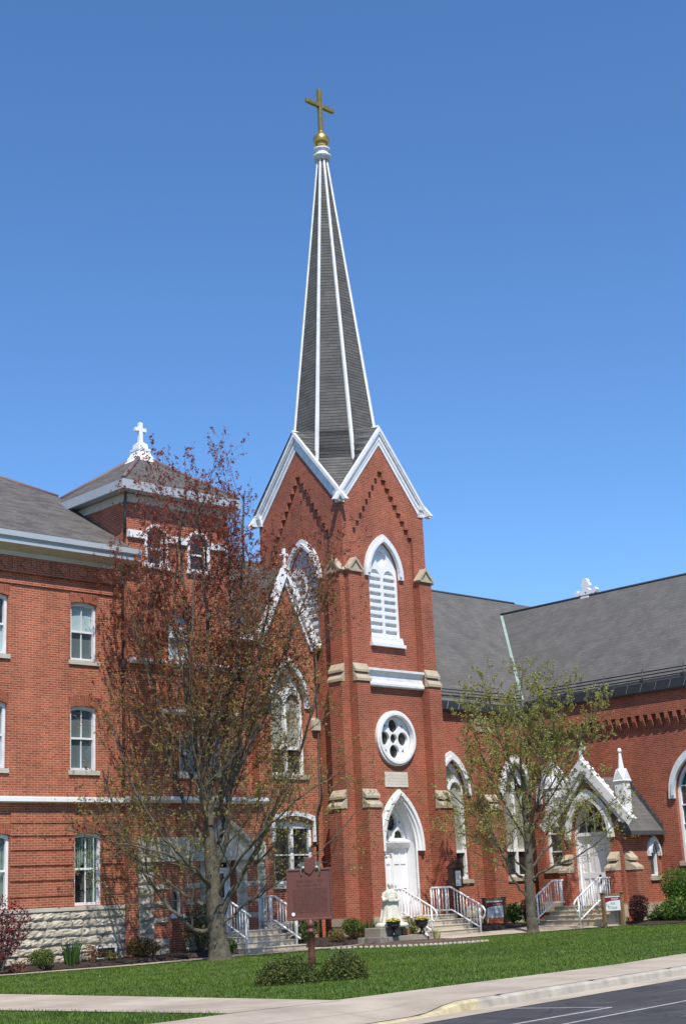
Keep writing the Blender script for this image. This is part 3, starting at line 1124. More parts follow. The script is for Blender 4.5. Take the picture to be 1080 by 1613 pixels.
    for nm, z0, z1, a, b in (('stone_ledge', 7.2, 7.37, 25.75, 30.4), ('window_hood', 5.68, 5.86, 26.9, 30.0), ('string_course', 2.96, 3.17, XL - .05, 31.05)):
        m = MB()
        m.prism([(Y + .05, z0), (Y - .1, z0), (Y - .22, z0 + .07), (Y - .22, z1 - .03), (Y + .05, z1)], [], lambda u, v, d: (d, u, v), a, b)
        m.build(nm, 'white', t, base)
    # eaves and roof
    x0, x1, y0, y1 = 25.22, 30.0, 35.88, 40.85
    m = MB()
    m.box(x0, x1, y0, y0 + .14, 12.62, 12.95)
    m.box(x0, x0 + .14, y0 + .14, y1 - .14, 12.62, 12.95)
    m.box(x1 - .14, x1, y0 + .14, y1 - .14, 12.62, 12.95)
    m.box(x0, x1, y1 - .14, y1, 12.62, 12.95)
    m.box(x0 + .14, x1 - .14, y0 + .14, y1 - .14, 12.64, 12.72)
    m.build('gutter', 'fascia', t, base, bevel=.02)
    m = MB()
    m.box(XL - .06, XR + .06, Y - .06, 40.46, 12.35, 12.62)
    m.build('soffit', 'cream', t, base)
    ap = (27.68, 38.35, 14.75)
    m = MB()
    k = [(x0, y0, 12.94), (x1, y0, 12.94), (x1, y1, 12.94), (x0, y1, 12.94)]
    for i in range(4):
        m.face([k[i], k[(i + 1) % 4], ap])
    roof = m.build('roof', 'shingle_brown', t, base)
    m = MB()
    for p in k:
        a, b = Vector(p), Vector(ap)
        m.tube([a + (b - a) * .02, a + (b - a) * .9], .075, 6)
    m.build('ridge_cap', 'ridge_cap', roof, base)
    m = MB()
    m.lathe([(.68, 14.36), (.52, 14.52), (.38, 14.72), (.33, 14.84), (.36, 14.86), (.36, 14.94), (.27, 14.96), (.25, 15.12), (.17, 15.16), (.12, 15.2)], (27.68, 38.35, 0), 4, False, a0=pi / 4)
    fin = m.build('finial_base', 'white', roof, base)
    m = MB()
    cross_mesh(m, (27.68, 38.35, 15.15), .76, .225, .07, .5)
    m.build('cross', 'white', t, base, bevel=.015)
    m = MB()
    m.tube([(25.58, 36.25, 12.6), (25.58, 36.3, 12.2), (25.58, 36.3, 11.3)], .05, 8)
    m.build('downspout', 'dark_grey', t, base)
corner_tower()

# ------------------------------------------------------------------ gabled bay between the two towers
def gabled_bay():
    base = (32.4, 36.6, -1.6)
    t = thing('gabled_bay', 'narrow gabled brick bay with pointed white window between the two towers', 'building', base)
    Y = 36.6
    m = MB()
    c = 32.38
    holes = [arch(c, .76, 6.3, 1.4, 3.95), segtop(32.45, .86, .42, 2.45, .14)]
    m.prism([(31.05, -1.7), (33.78, -1.7), (33.78, 8.5), (c, 10.95), (31.05, 8.5)], holes, FR(Y), 0, -.35)
    m.box(30.32, 31.05, 36.95, 37.25, -1.7, 8.5)
    m.box(31.05, 31.35, Y + .35, 37.4, -1.7, 8.5)
    wall = m.build('wall', 'brick_wing', t, base)
    church_window(t, base, c, .76, 6.3, 1.4, 3.95, FR(Y), hood=.2, kind='bay', mid=4.85)
    # flat-arched ground floor window
    m = MB()
    cc = 32.45
    m.prism(segtop(cc, 1.0, 1.75, 2.75, .2), [segtop(cc, .86, 1.7501, 2.6, .18)], FR(Y), .1, 0)
    m.prism(segtop(cc, .86, .42, 2.45, .14), [rect(cc - .76, cc - .07, .52, 2.2), rect(cc + .07, cc + .76, .52, 2.2)], FR(Y), -.1, -.2)
    w = m.build('window', 'white', t, base)
    m = MB()
    m.prism(rect(cc - .78, cc + .78, .5, 2.3), [], FR(Y), -.201, -.21)
    m.build('pane', 'lead_glass', w, base)
    m = MB()
    for a, b in ((cc - .76, cc - .07), (cc + .07, cc + .76)):
        m.prism(rect(a, b, 1.32, 1.38), [], FR(Y), -.13, -.2)
    m.build('sash_bar', 'white', w, base)
    m = MB()
    m.prism(rect(cc - .95, cc + .95, .26, .42), [], FR(Y), .07, -.2)
    m.build('sill', 'stone_grey', w, base, bevel=.01)
    # rakes
    m = MB()
    m.prism([(30.98, 8.45), (31.2, 8.3), (c, 10.72), (33.56, 8.3), (33.79, 8.45), (c, 11.2)], [], FR(Y), .22, .0)
    m.prism([(31.12, 8.2), (31.26, 8.2), (c, 10.5), (33.5, 8.2), (33.64, 8.2), (c, 10.75)], [], FR(Y), .1, .0)
    m.build('bargeboard', 'white', t, base)
    m = MB()
    cross_mesh(m, (c, Y - .1, 11.1), .62, .17, .045, .4)
    m.build('finial', 'white', t, base)
    for u0, u1 in ((30.42, 30.78), (33.42, 33.74)):
        m = MB()
        y = 36.95 if u0 < 31 else Y
        m.prism([(u0, 5.45), (u1, 5.45), (u1, 5.82), (u0 + .04, 5.9), (u0, 5.82)], [], FR(y), .16, 0)
        m.build('corbel_stone', 'stone_grey', t, base, bevel=.02)
    m = MB()
    m.box(30.3, 31.2, 36.6, 36.94, 8.4, 8.62)
    m.build('gutter', 'white', t, base)
    m = MB()
    T = .8
    zf = lambda y: 8.62 + T * (y - 36.6)
    m.face([(30.0, 36.58, zf(36.58)), (34.0, 36.58, zf(36.58)), (34.0, 41.7, zf(41.7)), (30.0, 41.7, zf(41.7))])
    m.face([(30.0, 41.7, zf(41.7)), (34.0, 41.7, zf(41.7)), (34.0, 47, 8.2), (30.0, 47, 8.2)])
    m.face([(30.0, 36.58, 8.6), (30.0, 41.7, zf(41.7)), (30.0, 47, 8.2)])
    # bay roof
    m.face([(30.95, 36.42, 8.4), (c, 36.42, 11.12), (c, 39.9, 11.12), (30.95, 36.9, 8.4)])
    m.face([(33.8, 36.42, 8.4), (c, 36.42, 11.12), (c, 39.9, 11.12), (33.8, 36.9, 8.4)])
    m.build('roof', 'roof_grey', t, base)
    m = MB()
    m.tube([(33.66, 36.5, 8.3), (33.66, 36.5, 3.2), (33.4, 36.45, 2.7), (33.4, 36.5, -1.4)], .055, 8)
    m.build('downspout', 'pipe', t, base)
    m = MB()
    rock_courses(m, 31.05, 33.3, -1.7, -.75, FR(Y - .01), random.Random(8), ch=.32, proud=.07)
    m.build('stone_base', 'rock', t, base)
gabled_bay()

# ------------------------------------------------------------------ church tower with spire
def steeple():
    base = (35.87, 37.35, -1.5)
    t = thing('church_tower', 'tall red brick bell tower with dark shingled spire, white ribs and gold cross', 'church tower', base)
    XL, XR, YF, YB = 33.8, 37.94, 35.0, 39.4
    cx, cy = 35.81, 37.2
    F, L = FR(YF), LF(XL)
    ZT = 13.35
    # walls: front and left have openings
    m = MB()
    arch_b = arch(35.82, .74, 10.9, 1.22, 8.55)
    rose = circ(35.85, 5.12, .80, 28)
    door = arch(35.85, .80, 1.45, 1.62, -.8)
    panel = []
    front = [(XL + .11, -1.6), (XR, -1.6), (XR, ZT), (cx, 15.9), (XL + .11, ZT)]
    m.prism(front, [arch_b, rose, door], F, -.10, -.5)
    left = [(YF + .5, -1.6), (YB, -1.6), (YB, ZT), (cy, 15.95), (YF + .5, 13.9)]
    archl = arch(cy, .74, 10.9, 1.22, 8.55)
    m.prism(left, [archl], L, -.10, -.5)
    m.box(XR - .4, XR, YF + .5, YB, -1.6, ZT)
    m.prism([(YF + .6, ZT + .001), (YB - .05, ZT + .001), (cy, 15.9)], [], lambda u, v, d: (XR + d, u, v), -.002, -.4)
    m.prism([(XL + .51, -1.6), (XR - .41, -1.6), (XR - .41, ZT), (cx, 15.9), (XL + .51, ZT)], [], lambda u, v, d: (u, YB + d, v), 0, -.4)
    wall = m.build('wall', 'brick_church', t, base)
    # outer skin: corner strips and the gable field, stepping down in corbels round the recessed panel
    def skin(fm, c, u0, u1):
        m = MB()
        stp, hh = .172, .285
        n = 8
        iu0, iu1 = c - .12 - stp * n, c + .12 + stp * n
        zl = 14.72 - hh * n
        pts = [(u0, 7.2), (iu0, 7.2), (iu0, zl)]
        u, z = iu0, zl
        for i in range(n):
            pts += [(u + stp, z), (u + stp, z + hh)] if i < n else []
            u += stp
            z += hh
        pts += [(c + .12, z)]
        u = c + .12
        for i in range(n):
            pts += [(u, z - hh), (u + stp, z - hh)] if False else [(u, z - hh)]
            z -= hh
            u += stp
            pts += [(u, z)]
        pts += [(iu1, 7.2), (u1, 7.2), (u1, ZT), (c, 15.96), (u0, ZT)]
        out = [pts[0]]
        for p in pts[1:]:
            if abs(p[0] - out[-1][0]) + abs(p[1] - out[-1][1]) > 1e-5:
                out.append(p)
        m.prism(out, [], fm, 0, -.099)
        return m
    skin(F, cx, XL, XR).build('gable_brickwork', 'brick_church', wall, base)
    skin(L, cy, YF + .1, YB).build('gable_brickwork', 'brick_church', wall, base)
    # lower stage is flush between the buttresses
    m = MB()
    m.prism([(XL, -1.6), (XR, -1.6), (XR, 7.199), (XL, 7.199)], [rose, door], F, 0, -.0995)
    m.prism([(YF + .1, -1.6), (YB, -1.6), (YB, 7.199), (YF + .1, 7.199)], [], L, 0, -.0995)
    m.build('lower_brickwork', 'brick_church', wall, base)
    # belfry windows
    church_window(t, base, 35.82, .74, 10.9, 1.22, 8.55, FR(YF + .10), hood=.22, kind='louvre', depth=.14)
    church_window(t, base, cy, .74, 10.9, 1.22, 8.55, LF(XL + .10), hood=.22, kind='louvre', depth=.14)
    # buttresses
    def butt(fm, u0, u1, nm='buttress'):
        m = MB()
        for zb, zt, p in ((-1.6, 2.75, .62), (2.75, 7.0, .38), (7.0, 10.78, .22)):
            m.prism(rect(u0, u1, zb, zt), [], fm, p, .001)
        b = m.build(nm, 'brick_church', t, base)
        for a_ in ((2.82, 3.35, .62, .381), (7.05, 7.58, .38, .221)):
            m = MB()
            sloped_cap(m, u0, u1, *a_, fm)
            m.build('cap_stone', 'stone', b, base)
        m = MB()
        um = (u0 + u1) / 2
        m.hexa([fm(u0 - .05, 10.78, .002), fm(u1 + .05, 10.78, .002), fm(u1 + .05, 10.78, .29), fm(u0 - .05, 10.78, .29)],
               [fm(u0 - .05, 10.86, .002), fm(u1 + .05, 10.86, .002), fm(u1 + .05, 10.86, .29), fm(u0 - .05, 10.86, .29)])
        m.prism([(u0 - .05, 10.861), (u1 + .05, 10.861), (um, 11.22)], [], fm, .25, .002)
        m.prism([(u0 - .09, 10.83), (u0 - .03, 10.79), (um, 11.19), (u1 + .03, 10.79), (u1 + .09, 10.83), (um, 11.30)], [], fm, .31, .003)
        m.build('cap_stone', 'stone', b, base)
        m = MB()
        m.prism(rect(u0 - .04, u1 + .04, -1.0, -.76), [], fm, .68, .62)
        m.prism(rect(u0 - .02, u1 + .02, -1.6, -1.0), [], fm, .66, .62)
        m.build('plinth_stone', 'stone', b, base)
    butt(FR(YF), XL, XL + .62)
    butt(FR(YF), XR - .62, XR)
    butt(LF(XL), YF + .003, YF + .62)
    butt(LF(XL), YB - .62, YB)
    butt(lambda u, v, d: (XR + d, u, v), YF + .003, YF + .62)
    m = MB()
    m.prism(rect(XL + .64, 34.9, -1.0, -.76), [], F, .07, 0)
    m.prism(rect(36.8, XR - .64, -1.0, -.76), [], F, .07, 0)
    m.build('stone_ledge', 'stone', t, base)
    # moulded white belt
    m = MB()
    prof = [(YF + .02, 6.86), (YF - .13, 6.86), (YF - .17, 6.9), (YF - .17, 6.98), (YF - .1, 7.08), (YF - .09, 7.25), (YF - .17, 7.36), (YF - .21, 7.4), (YF - .21, 7.48), (YF + .02, 7.5)]
    m.prism(prof, [], lambda u, v, d: (d, u, v), XL + .63, XR - .63)
    m.build('belt_course', 'white_trim', t, base)
    # rose window
    m = MB()
    m.prism(circ(35.85, 5.12, .95, 36), [circ(35.85, 5.12, .78, 36)], F, .1, -.02)
    m.prism(circ(35.85, 5.12, .88, 36), [circ(35.85, 5.12, .79, 36)], F, .15, .101)
    rw = m.build('rose_window', 'white', t, base)
    m = MB()
    hs = [circ(35.85, 5.12, .17, 18)]
    for k in range(4):
        a = k * pi / 2
        hs.append(circ(35.85 + .44 * cos(a), 5.12 + .44 * sin(a), .235, 18))
        a += pi / 4
        q = (35.85 + .60 * cos(a), 5.12 + .60 * sin(a))
        hs.append([(q[0] + .09 * cos(a + b), q[1] + .09 * sin(a + b)) for b in (0, 2.2, 4.08)])
    m.prism(circ(35.85, 5.12, .80, 36), hs, F, -.05, -.16)
    m.build('tracery', 'white', rw, base)
    m = MB()
    m.prism(circ(35.85, 5.12, .80, 30), [], F, -.161, -.18)
    m.build('pane', 'lead_glass', rw, base)
    # date stone
    m = MB()
    m.box(35.25, 36.36, YF - .03, YF + .02, 3.46, 3.97)
    pl = m.build('inscribed_stone', 'pale_stone', t, base, bevel=.01)
    m = MB()
    rr = random.Random(4)
    for i in range(4):
        u = 35.34
        while u < 36.26:
            w = rr.uniform(.03, .09)
            m.box(u, min(u + w, 36.28), YF - .0315, YF - .0302, 3.83 - i * .095, 3.865 - i * .095)
            u += w + .025
    m.build('engraved_lines', 'stone_grey', pl, base)
    # portal
    c, w, zs, h = 35.85, .80, 1.45, 1.62
    m = MB()
    hd = .3
    def hoodpoly(a, b):
        return arch(c, w + b, zs, h + b * 1.05) + [(c - w - b, zs - .12), (c - w - a, zs - .12)] + arch(c, w + a, zs, h + a * 1.05)[::-1] + [(c + w + a, zs - .12), (c + w + b, zs - .12)]
    m.prism(hoodpoly(.0, .3), [], F, .1, 0)
    m.prism(hoodpoly(.1, .22), [], F, .17, .101)
    portal = m.build('portal_hood', 'white', t, base)
    m = MB()
    # splayed reveal
    o1, o2 = arch(c, w, zs, h, -.8), arch(c, w - .06, zs, h - .08, -.8)
    A = [m.bm.verts.new(F(u, v, .012)) for u, v in o1[1:] + o1[:1]]
    B = [m.bm.verts.new(F(u, v, -.62)) for u, v in o2[1:] + o2[:1]]
    for i in range(len(A) - 1):
        m.bm.faces.new([A[i], A[i + 1], B[i + 1], B[i]])
    m.prism(arch(c, w + .002, zs, h, -.8), [arch(c, w - .06, zs, h - .08, -.7999)], F, .011, -.02)
    m.build('portal_reveal', 'white', portal, base)
    m = MB()
    w2 = w - .06
    hs = [circ(c, 2.32, .30, 20), [(c - .62, 1.78), (c - .14, 1.78), (c - .18, 1.98), (c - .38, 2.08), (c - .57, 1.98)],
          [(c + .14, 1.78), (c + .62, 1.78), (c + .57, 1.98), (c + .38, 2.08), (c + .18, 1.98)],
          [(c + .36, 2.28), (c + .47, 2.28), (c + .40, 2.45)], [(c - .47, 2.28), (c - .36, 2.28), (c - .40, 2.45)], [(c - .05, 1.9), (c + .05, 1.9), (c, 1.8)]]
    m.prism(arch(c, w2, zs, h - .08, 1.45), hs, F, -.42, -.55)
    m.build('tympanum', 'white', portal, base)
    m = MB()
    m.prism(arch(c, w2, zs, h - .1, 1.47), [], F, -.551, -.57)
    m.build('pane', 'lead_glass', portal, base)
    m = MB()
    m.prism([(YF + .55, 1.44), (YF + .36, 1.44), (YF + .32, 1.5), (YF + .26, 1.62), (YF + .26, 1.68), (YF + .42, 1.74), (YF + .55, 1.74)], [], lambda u, v, d: (d, u, v), c - w2, c + w2)
    m.build('transom', 'white', portal, base)
    for s_ in (-1, 1):
        m = MB()
        u0, u1 = sorted((c + s_ * .008, c + s_ * w2))
        hl = []
        um = (u0 + u1) / 2
        for a, b in ((u0 + .09, um - .03), (um + .03, u1 - .09)):
            for z0, z1 in ((1.02, 1.32), (.28, .92), (-.68, .12)):
                hl.append(rect(a, b, z0, z1))
        m.prism(rect(u0, u1, -.8, 1.44), hl, F, -.45, -.5)
        m.prism(rect(u0 + .02, u1 - .02, -.78, 1.42), [], F, -.478, -.54)
        d = m.build('door_leaf', 'white', t, base)
        m = MB()
        uh = c + s_ * .07
        m.tube([(uh, YF + .45, .2), (uh, YF + .39, .2), (uh, YF + .39, .06), (uh, YF + .45, .06)], .012, 6)
        m.build('handle', 'dark_metal', d, base)
    # rake cornices
    def rake(fm, c, half):
        m = MB()
        e = half + .12
        lay = [(16.40, 16.23, .14), (16.229, 16.14, .11), (16.139, 15.93, .055), (15.929, 15.72, .03)]
        for zt, zb, d in lay:
            zl = 13.30
            sl = (16.40 - 13.72) / (half + .06)
            ut = (zt - zl) / sl
            ub = (zb - zl) / sl
            m.prism([(c - ut, zl), (c, zt), (c + ut, zl), (c + ub, zl), (c, zb), (c - ub, zl)], [], fm, d, .002)
        m.build('raking_cornice', 'white_trim', t, base)
    hx, hy = (XR - XL) / 2, (YB - YF) / 2
    rake(F, cx, hx)
    rake(LF(XL), cy, hy)
    rake(lambda u, v, d: (XR + d, u, v), cx + 0 if False else cy, hy)
    rake(lambda u, v, d: (u, YB + d, v), cx, hx)
    for sx in (-1, 1):
        for sy in (-1, 1):
            m = MB()
            X, Yc = cx + sx * hx, cy + sy * hy
            for z0, z1, o in ((13.29, 13.42, .035), (13.421, 13.55, .06), (13.551, 13.68, .115)):
                m.hexa([(X - sx * .2, Yc - sy * .2, z0), (X + sx * o, Yc - sy * .2, z0), (X + sx * o, Yc + sy * o, z0), (X - sx * .2, Yc + sy * o, z0)],
                       [(X - sx * .2, Yc - sy * .2, z1), (X + sx * (o + .015), Yc - sy * .2, z1), (X + sx * (o + .015), Yc + sy * (o + .015), z1), (X - sx * .2, Yc + sy * (o + .015), z1)])
            m.build('cornice_corner', 'white_trim', t, base)
    # spire
    cx, cy = 35.91, 37.33
    def R(z):
        return .19 + (28.35 - z) * (1.80 - .19) / (28.35 - 15.2)
    m = MB()
    ang = [pi / 8 + k * pi / 4 for k in range(8)]
    zs_ = lin(15.2, 28.35, 12)
    rings = [[m.bm.verts.new((cx + R(z) * cos(a), cy + R(z) * sin(a), z)) for a in ang] for z in zs_]
    for i in range(len(rings) - 1):
        for k in range(8):
            m.bm.faces.new([rings[i][k], rings[i][(k + 1) % 8], rings[i + 1][(k + 1) % 8], rings[i + 1][k]])
    # flared skirts that sweep from the diagonal faces down between the gables
    N = 10
    ex, ey = hx + .13, hy + .13
    for sx in (-1, 1):
        for sy in (-1, 1):
            prev = None
            for i in range(N + 1):
                s_ = i / N
                z = 13.78 + (16.45 - 13.78) * s_
                rf = (cx + sx * ex * (1 - s_), cy + sy * ey, z)
                rl = (cx + sx * ex, cy + sy * ey * (1 - s_), z)
                a1, a2 = pi / 8, 3 * pi / 8
                if z <= 15.3:
                    q = (z - 13.78) / (15.3 - 13.78)
                    e = q ** .62
                    r0 = R(15.3) + (1 - e) * 0
                    p1 = ((1 - e) * ex + e * r0 * cos(a2), (1 - e) * ey + e * r0 * sin(a2))
                    p2 = ((1 - e) * ex + e * r0 * cos(a1), (1 - e) * ey + e * r0 * sin(a1))
                    k = max(0, 1 - q * 1.2) * .22
                    p1, p2 = (p1[0] - k, p1[1]), (p2[0], p2[1] - k)
                else:
                    p1 = (R(z) * cos(a2), R(z) * sin(a2))
                    p2 = (R(z) * cos(a1), R(z) * sin(a1))
                row = [rf, (cx + sx * p1[0], cy + sy * p1[1], z), (cx + sx * p2[0], cy + sy * p2[1], z), rl]
                row = [m.bm.verts.new(p) for p in row]
                if prev:
                    for j in range(3):
                        m.bm.faces.new([prev[j], prev[j + 1], row[j + 1], row[j]])
                prev = row
    bmesh.ops.remove_doubles(m.bm, verts=m.bm.verts[:], dist=.002)
    spire = m.build('spire', 'shingle_spire', t, base)
    for a in ang:
        m = MB()
        d = Vector((cos(a), sin(a), 0))
        s_ = Vector((-sin(a), cos(a), 0))
        b0, b1 = Vector((cx, cy, 15.0)) + d * (R(15.0) - .02), Vector((cx, cy, 28.3)) + d * (R(28.3) - .02)
        w0, w1, o = .085, .05, .07
        m.hexa([b0 - s_ * w0, b0 + s_ * w0, b0 + s_ * w0 * .55 + d * o, b0 - s_ * w0 * .55 + d * o],
               [b1 - s_ * w1, b1 + s_ * w1, b1 + s_ * w1 * .55 + d * o * .6, b1 - s_ * w1 * .55 + d * o * .6])
        m.build('rib', 'white_trim', spire, base)
    m = MB()
    for dx, dy, e in ((-1, 0, ex), (1, 0, ex), (0, -1, ey), (0, 1, ey)):
        m.tube([(cx + dx * (e - .02), cy + dy * (e - .02), 16.47), (cx + dx * 1.35, cy + dy * 1.35, 16.47)], .06, 6)
    m.build('ridge_cap', 'white_trim', spire, base)
    m = MB()
    m.lathe([(.30, 28.2), (.30, 28.32), (.36, 28.36), (.36, 28.42), (.27, 28.46), (.25, 28.62), (.33, 28.66), (.33, 28.72), (.2, 28.78), (.12, 28.84)], (cx, cy, 0), 16)
    m.build('collar', 'white_trim', spire, base)
    m = MB()
    prof = [(.03 + .30 * sin(pi * i / 14), 29.12 - .31 * cos(pi * i / 14)) for i in range(15)]
    prof += [(.13, 29.46), (.09, 29.52)]
    m.lathe(prof, (cx, cy, 0), 24)
    m.build('ball', 'gold', spire, base)
    m = MB()
    cross_mesh(m, (cx, cy, 29.45), 1.95, .74, .085, 1.22)
    m.build('cross', 'gold', spire, base, bevel=.02)
steeple()

# ------------------------------------------------------------------ chapel: nave behind the tower, transept to the right
def chapel():
    base = (42, 36.1, -1.4)
    t = thing('chapel', 'long red brick chapel with grey roof, pointed windows and projecting transept on the right', 'chapel', base)
    Yn, Xt = 36.1, 44.3
    F, L = FR(Yn), LF(Xt)
    ns = [39.8, 43.42]
    m = MB()
    m.prism(rect(37.94, Xt, -1.6, 6.62), [arch(c, .74, 3.42, 1.2, .34) for c in ns], F, 0, -.4)
    yb, y2 = 28.62, 34.95
    ws = [(yb, .92, 2.85, 1.35, .58), (y2, .6, 3.1, 1.15, .58), (24.6, .92, 2.85, 1.35, .58)]
    m.prism([(21.4, -1.6), (Yn, -1.6), (Yn, 6.75), (21.4, 6.75)], [arch(a, b, z, h, z0) for a, b, z, h, z0 in ws], L, 0, -.4)
    m.box(Xt + .4, 54.2, 21.4, 21.8, -1.6, 6.75)
    m.prism([(Xt, 6.75), (54.3, 6.75), (49.3, 11.5)], [], lambda u, v, d: (u, 21.4 + d, v), 0, .4)
    m.box(53.9, 54.3, 21.8, 47, -1.6, 6.75)
    m.box(38, 53.9, 46.6, 47, -1.6, 6.62)
    wall = m.build('wall', 'brick_church', t, base)
    # transept: upper wall stands forward on brick corbels
    m = MB()
    m.box(Xt - .18, Xt - .001, 21.4, 35.9, 5.8, 6.7)
    y = 21.6
    while y < 35.8:
        m.hexa([(Xt - .002, y, 5.28), (Xt - .002, y + .15, 5.28), (Xt - .03, y + .15, 5.28), (Xt - .03, y, 5.28)],
               [(Xt - .002, y, 5.6), (Xt - .002, y + .15, 5.6), (Xt - .18, y + .15, 5.6), (Xt - .18, y, 5.6)])
        m.box(Xt - .18, Xt - .002, y, y + .15, 5.601, 5.8)
        y += .355
    m.build('corbel_table', 'brick_church', wall, base)
    m = MB()
    m.box(37.95, 44.2, Yn - .06, Yn - .001, 6.2, 6.6)
    m.build('brick_frieze', 'brick_church', wall, base)
    for c in ns:
        church_window(t, base, c, .74, 3.42, 1.2, .34, F, hood=.24, kind='nave', mid=1.32)
    for a, b, z, h, z0 in ws:
        church_window(t, base, a, b, z, h, z0, L, hood=.24, kind='big', depth=.22)
    m = MB()
    m.prism(rect(38.0, 44.25, -1.0, -.62), [], F, .06, 0)
    m.prism(rect(21.4, 36.0, -1.0, -.62), [], L, .06, 0)
    m.build('stone_ledge', 'stone', t, base)
    m = MB()
    rock_courses(m, 38.0, 44.2, -1.7, -1.0, FR(Yn - .02), random.Random(2), ch=.33, proud=.06)
    rock_courses(m, 24.0, 30.0, -1.7, -1.0, LF(Xt - .02), random.Random(2), ch=.33, proud=.06)
    m.build('stone_base', 'rock', t, base)
    for u in (41.25,):
        m = MB()
        u0, u1 = u, u + .62
        m.prism(rect(u0, u1, -1.6, 2.85), [], F, .55, .001)
        m.prism(rect(u0, u1, 2.85, 5.8), [], F, .28, .001)
        b = m.build('buttress', 'brick_church', t, base)
        for a_ in ((2.86, 3.35, .55, .281), (5.75, 6.24, .28, .002)):
            m = MB()
            sloped_cap(m, u0, u1, *a_, F)
            m.build('cap_stone', 'stone', b, base)
    # roofs
    ze = 6.74
    Y0, X0 = 35.98, 44.16
    yr, zr = 41.75, 12.61
    T = (zr - ze) / (yr - Y0)
    xr = 49.1
    ztr = 11.75
    yv = Y0 + (ztr - ze) / T
    m = MB()
    V0 = (X0, Y0, ze)
    V1 = (xr, yv, ztr)
    m.face([(34.0, Y0, ze), V0, V1, (xr, yr, zr), (34.0, yr, zr)])
    m.face([(xr, yr, zr), V1, (54.3, Y0 + 0.2, ze), (60, Y0, ze), (60, yr, zr)])
    m.face([(34.0, yr, zr), (60, yr, zr), (60, 47.6, ze), (34.0, 47.6, ze)])
    m.face([(X0, 21.1, ze + .12), V0, V1, (xr, 21.1, ztr)])
    m.face([(54.4, 21.1, ze + .12), (54.4, Y0, ze + .12), V1, (xr, 21.1, ztr)])
    roof = m.build('roof', 'roof_grey', t, base)
    m = MB()
    a, b = Vector(V0), Vector(V1)
    nrm = Vector((-.45, -.45, .75))
    side = (b - a).cross(nrm).normalized() * .06
    p, q = a.lerp(b, .06) + Vector((0, 0, .05)), a.lerp(b, .97) + Vector((0, 0, .05))
    m.hexa([p - side, p + side, q + side, q - side], [v + Vector((0, 0, .03)) for v in (p - side, p + side, q + side, q - side)])
    m.build('valley_flashing', 'copper', roof, base)
    m = MB()
    m.tube([(34.0, yr, zr + .01), (xr + 2, yr, zr + .01)], .06, 6)
    m.tube([(xr, 21.1, ztr + .01), (xr, yv, ztr + .01)], .06, 6)
    m.build('ridge_cap', 'dark_grey', roof, base)
    # white carved finial on the far ridge
    m = MB()
    fx, fy, fz = xr + .12, 36.2, ztr
    half = [(.16, .02), (.30, .10), (.40, .06), (.52, .12), (.57, .24), (.50, .34), (.41, .31), (.40, .22), (.28, .24), (.17, .30), (.12, .40), (.20, .47), (.20, .58), (.11, .62), (.13, .70), (.06, .78)]
    out = [(-.16, -.12), (.16, -.12)] + half + [(-u, v) for u, v in half[::-1]]
    m.prism([(fy + u, fz + v) for u, v in out], [circ(fy, fz + .16, .055, 10)], lambda u, v, d: (fx + d, u, v), -.11, .11)
    m.prism([(fy - .24, fz - .14), (fy + .24, fz - .14), (fy + .2, fz + .0), (fy - .2, fz + .0)], [], lambda u, v, d: (fx + d, u, v), -.2, .2)
    m.build('ridge_finial', 'white', roof, base)
    # gutters with straps, snow rails
    m = MB()
    prof = [(Y0 - .02, 6.40), (Y0 - .10, 6.38), (Y0 - .13, 6.44), (Y0 - .13, 6.74), (Y0 - .10, 6.76), (Y0 - .08, 6.66), (Y0 + .1, 6.70), (Y0 + .1, 6.45)]
    m.prism(prof, [], lambda u, v, d: (d, u, v), 37.98, 44.0)
    prof = [(X0 - .08, 6.56), (X0 - .16, 6.54), (X0 - .19, 6.60), (X0 - .19, 6.92), (X0 - .16, 6.94), (X0 - .14, 6.82), (X0 + .1, 6.84), (X0 + .1, 6.60)]
    m.prism(prof, [], lambda u, v, d: (u, d, v), 21.2, 35.8)
    g_ = m.build('gutter', 'dark_metal', t, base)
    x = 38.3
    while x < 43.5:
        m = MB()
        m.tube([(x, Y0 - .15, 6.45), (x + .1, Y0 - .14, 6.72)], .011, 4)
        m.build('gutter_strap', 'pale_strap', g_, base)
        x += .62
    y = 21.7
    while y < 35.3:
        m = MB()
        m.tube([(X0 - .21, y, 6.62), (X0 - .2, y - .12, 6.9)], .011, 4)
        m.build('gutter_strap', 'pale_strap', g_, base)
        y += .62
    m = MB()
    for k, (dz, dd) in enumerate(((.2, .1), (.32, .12), (.44, .14))):
        zz = ze + .06 + dz
        m.tube([(37.98, Y0 + dd + .05, zz), (44.2, Y0 + dd + .05, zz)], .024, 6)
        m.tube([(X0 + dd + .05, 21.2, zz + .12), (X0 + dd + .05, 35.4, zz + .12)], .024, 6)
    x = 39.2
    while x < 43.6:
        m.tube([(x, Y0 + .08, ze), (x, Y0 + .2, ze + .62)], .025, 6)
        x += 1.85
    y = 21.7
    while y < 35.3:
        m.tube([(X0 + .08, y, ze + .1), (X0 + .2, y, ze + .74)], .025, 6)
        y += 1.75
    m.build('snow_rail', 'dark_metal', roof, base)
    # corner post under the nave eaves
    m = MB()
    m.tube([(44.12, 35.95, 6.5), (44.12, 35.95, -1.2)], .05, 8)
    m.build('downspout', 'pipe', t, base)
chapel()

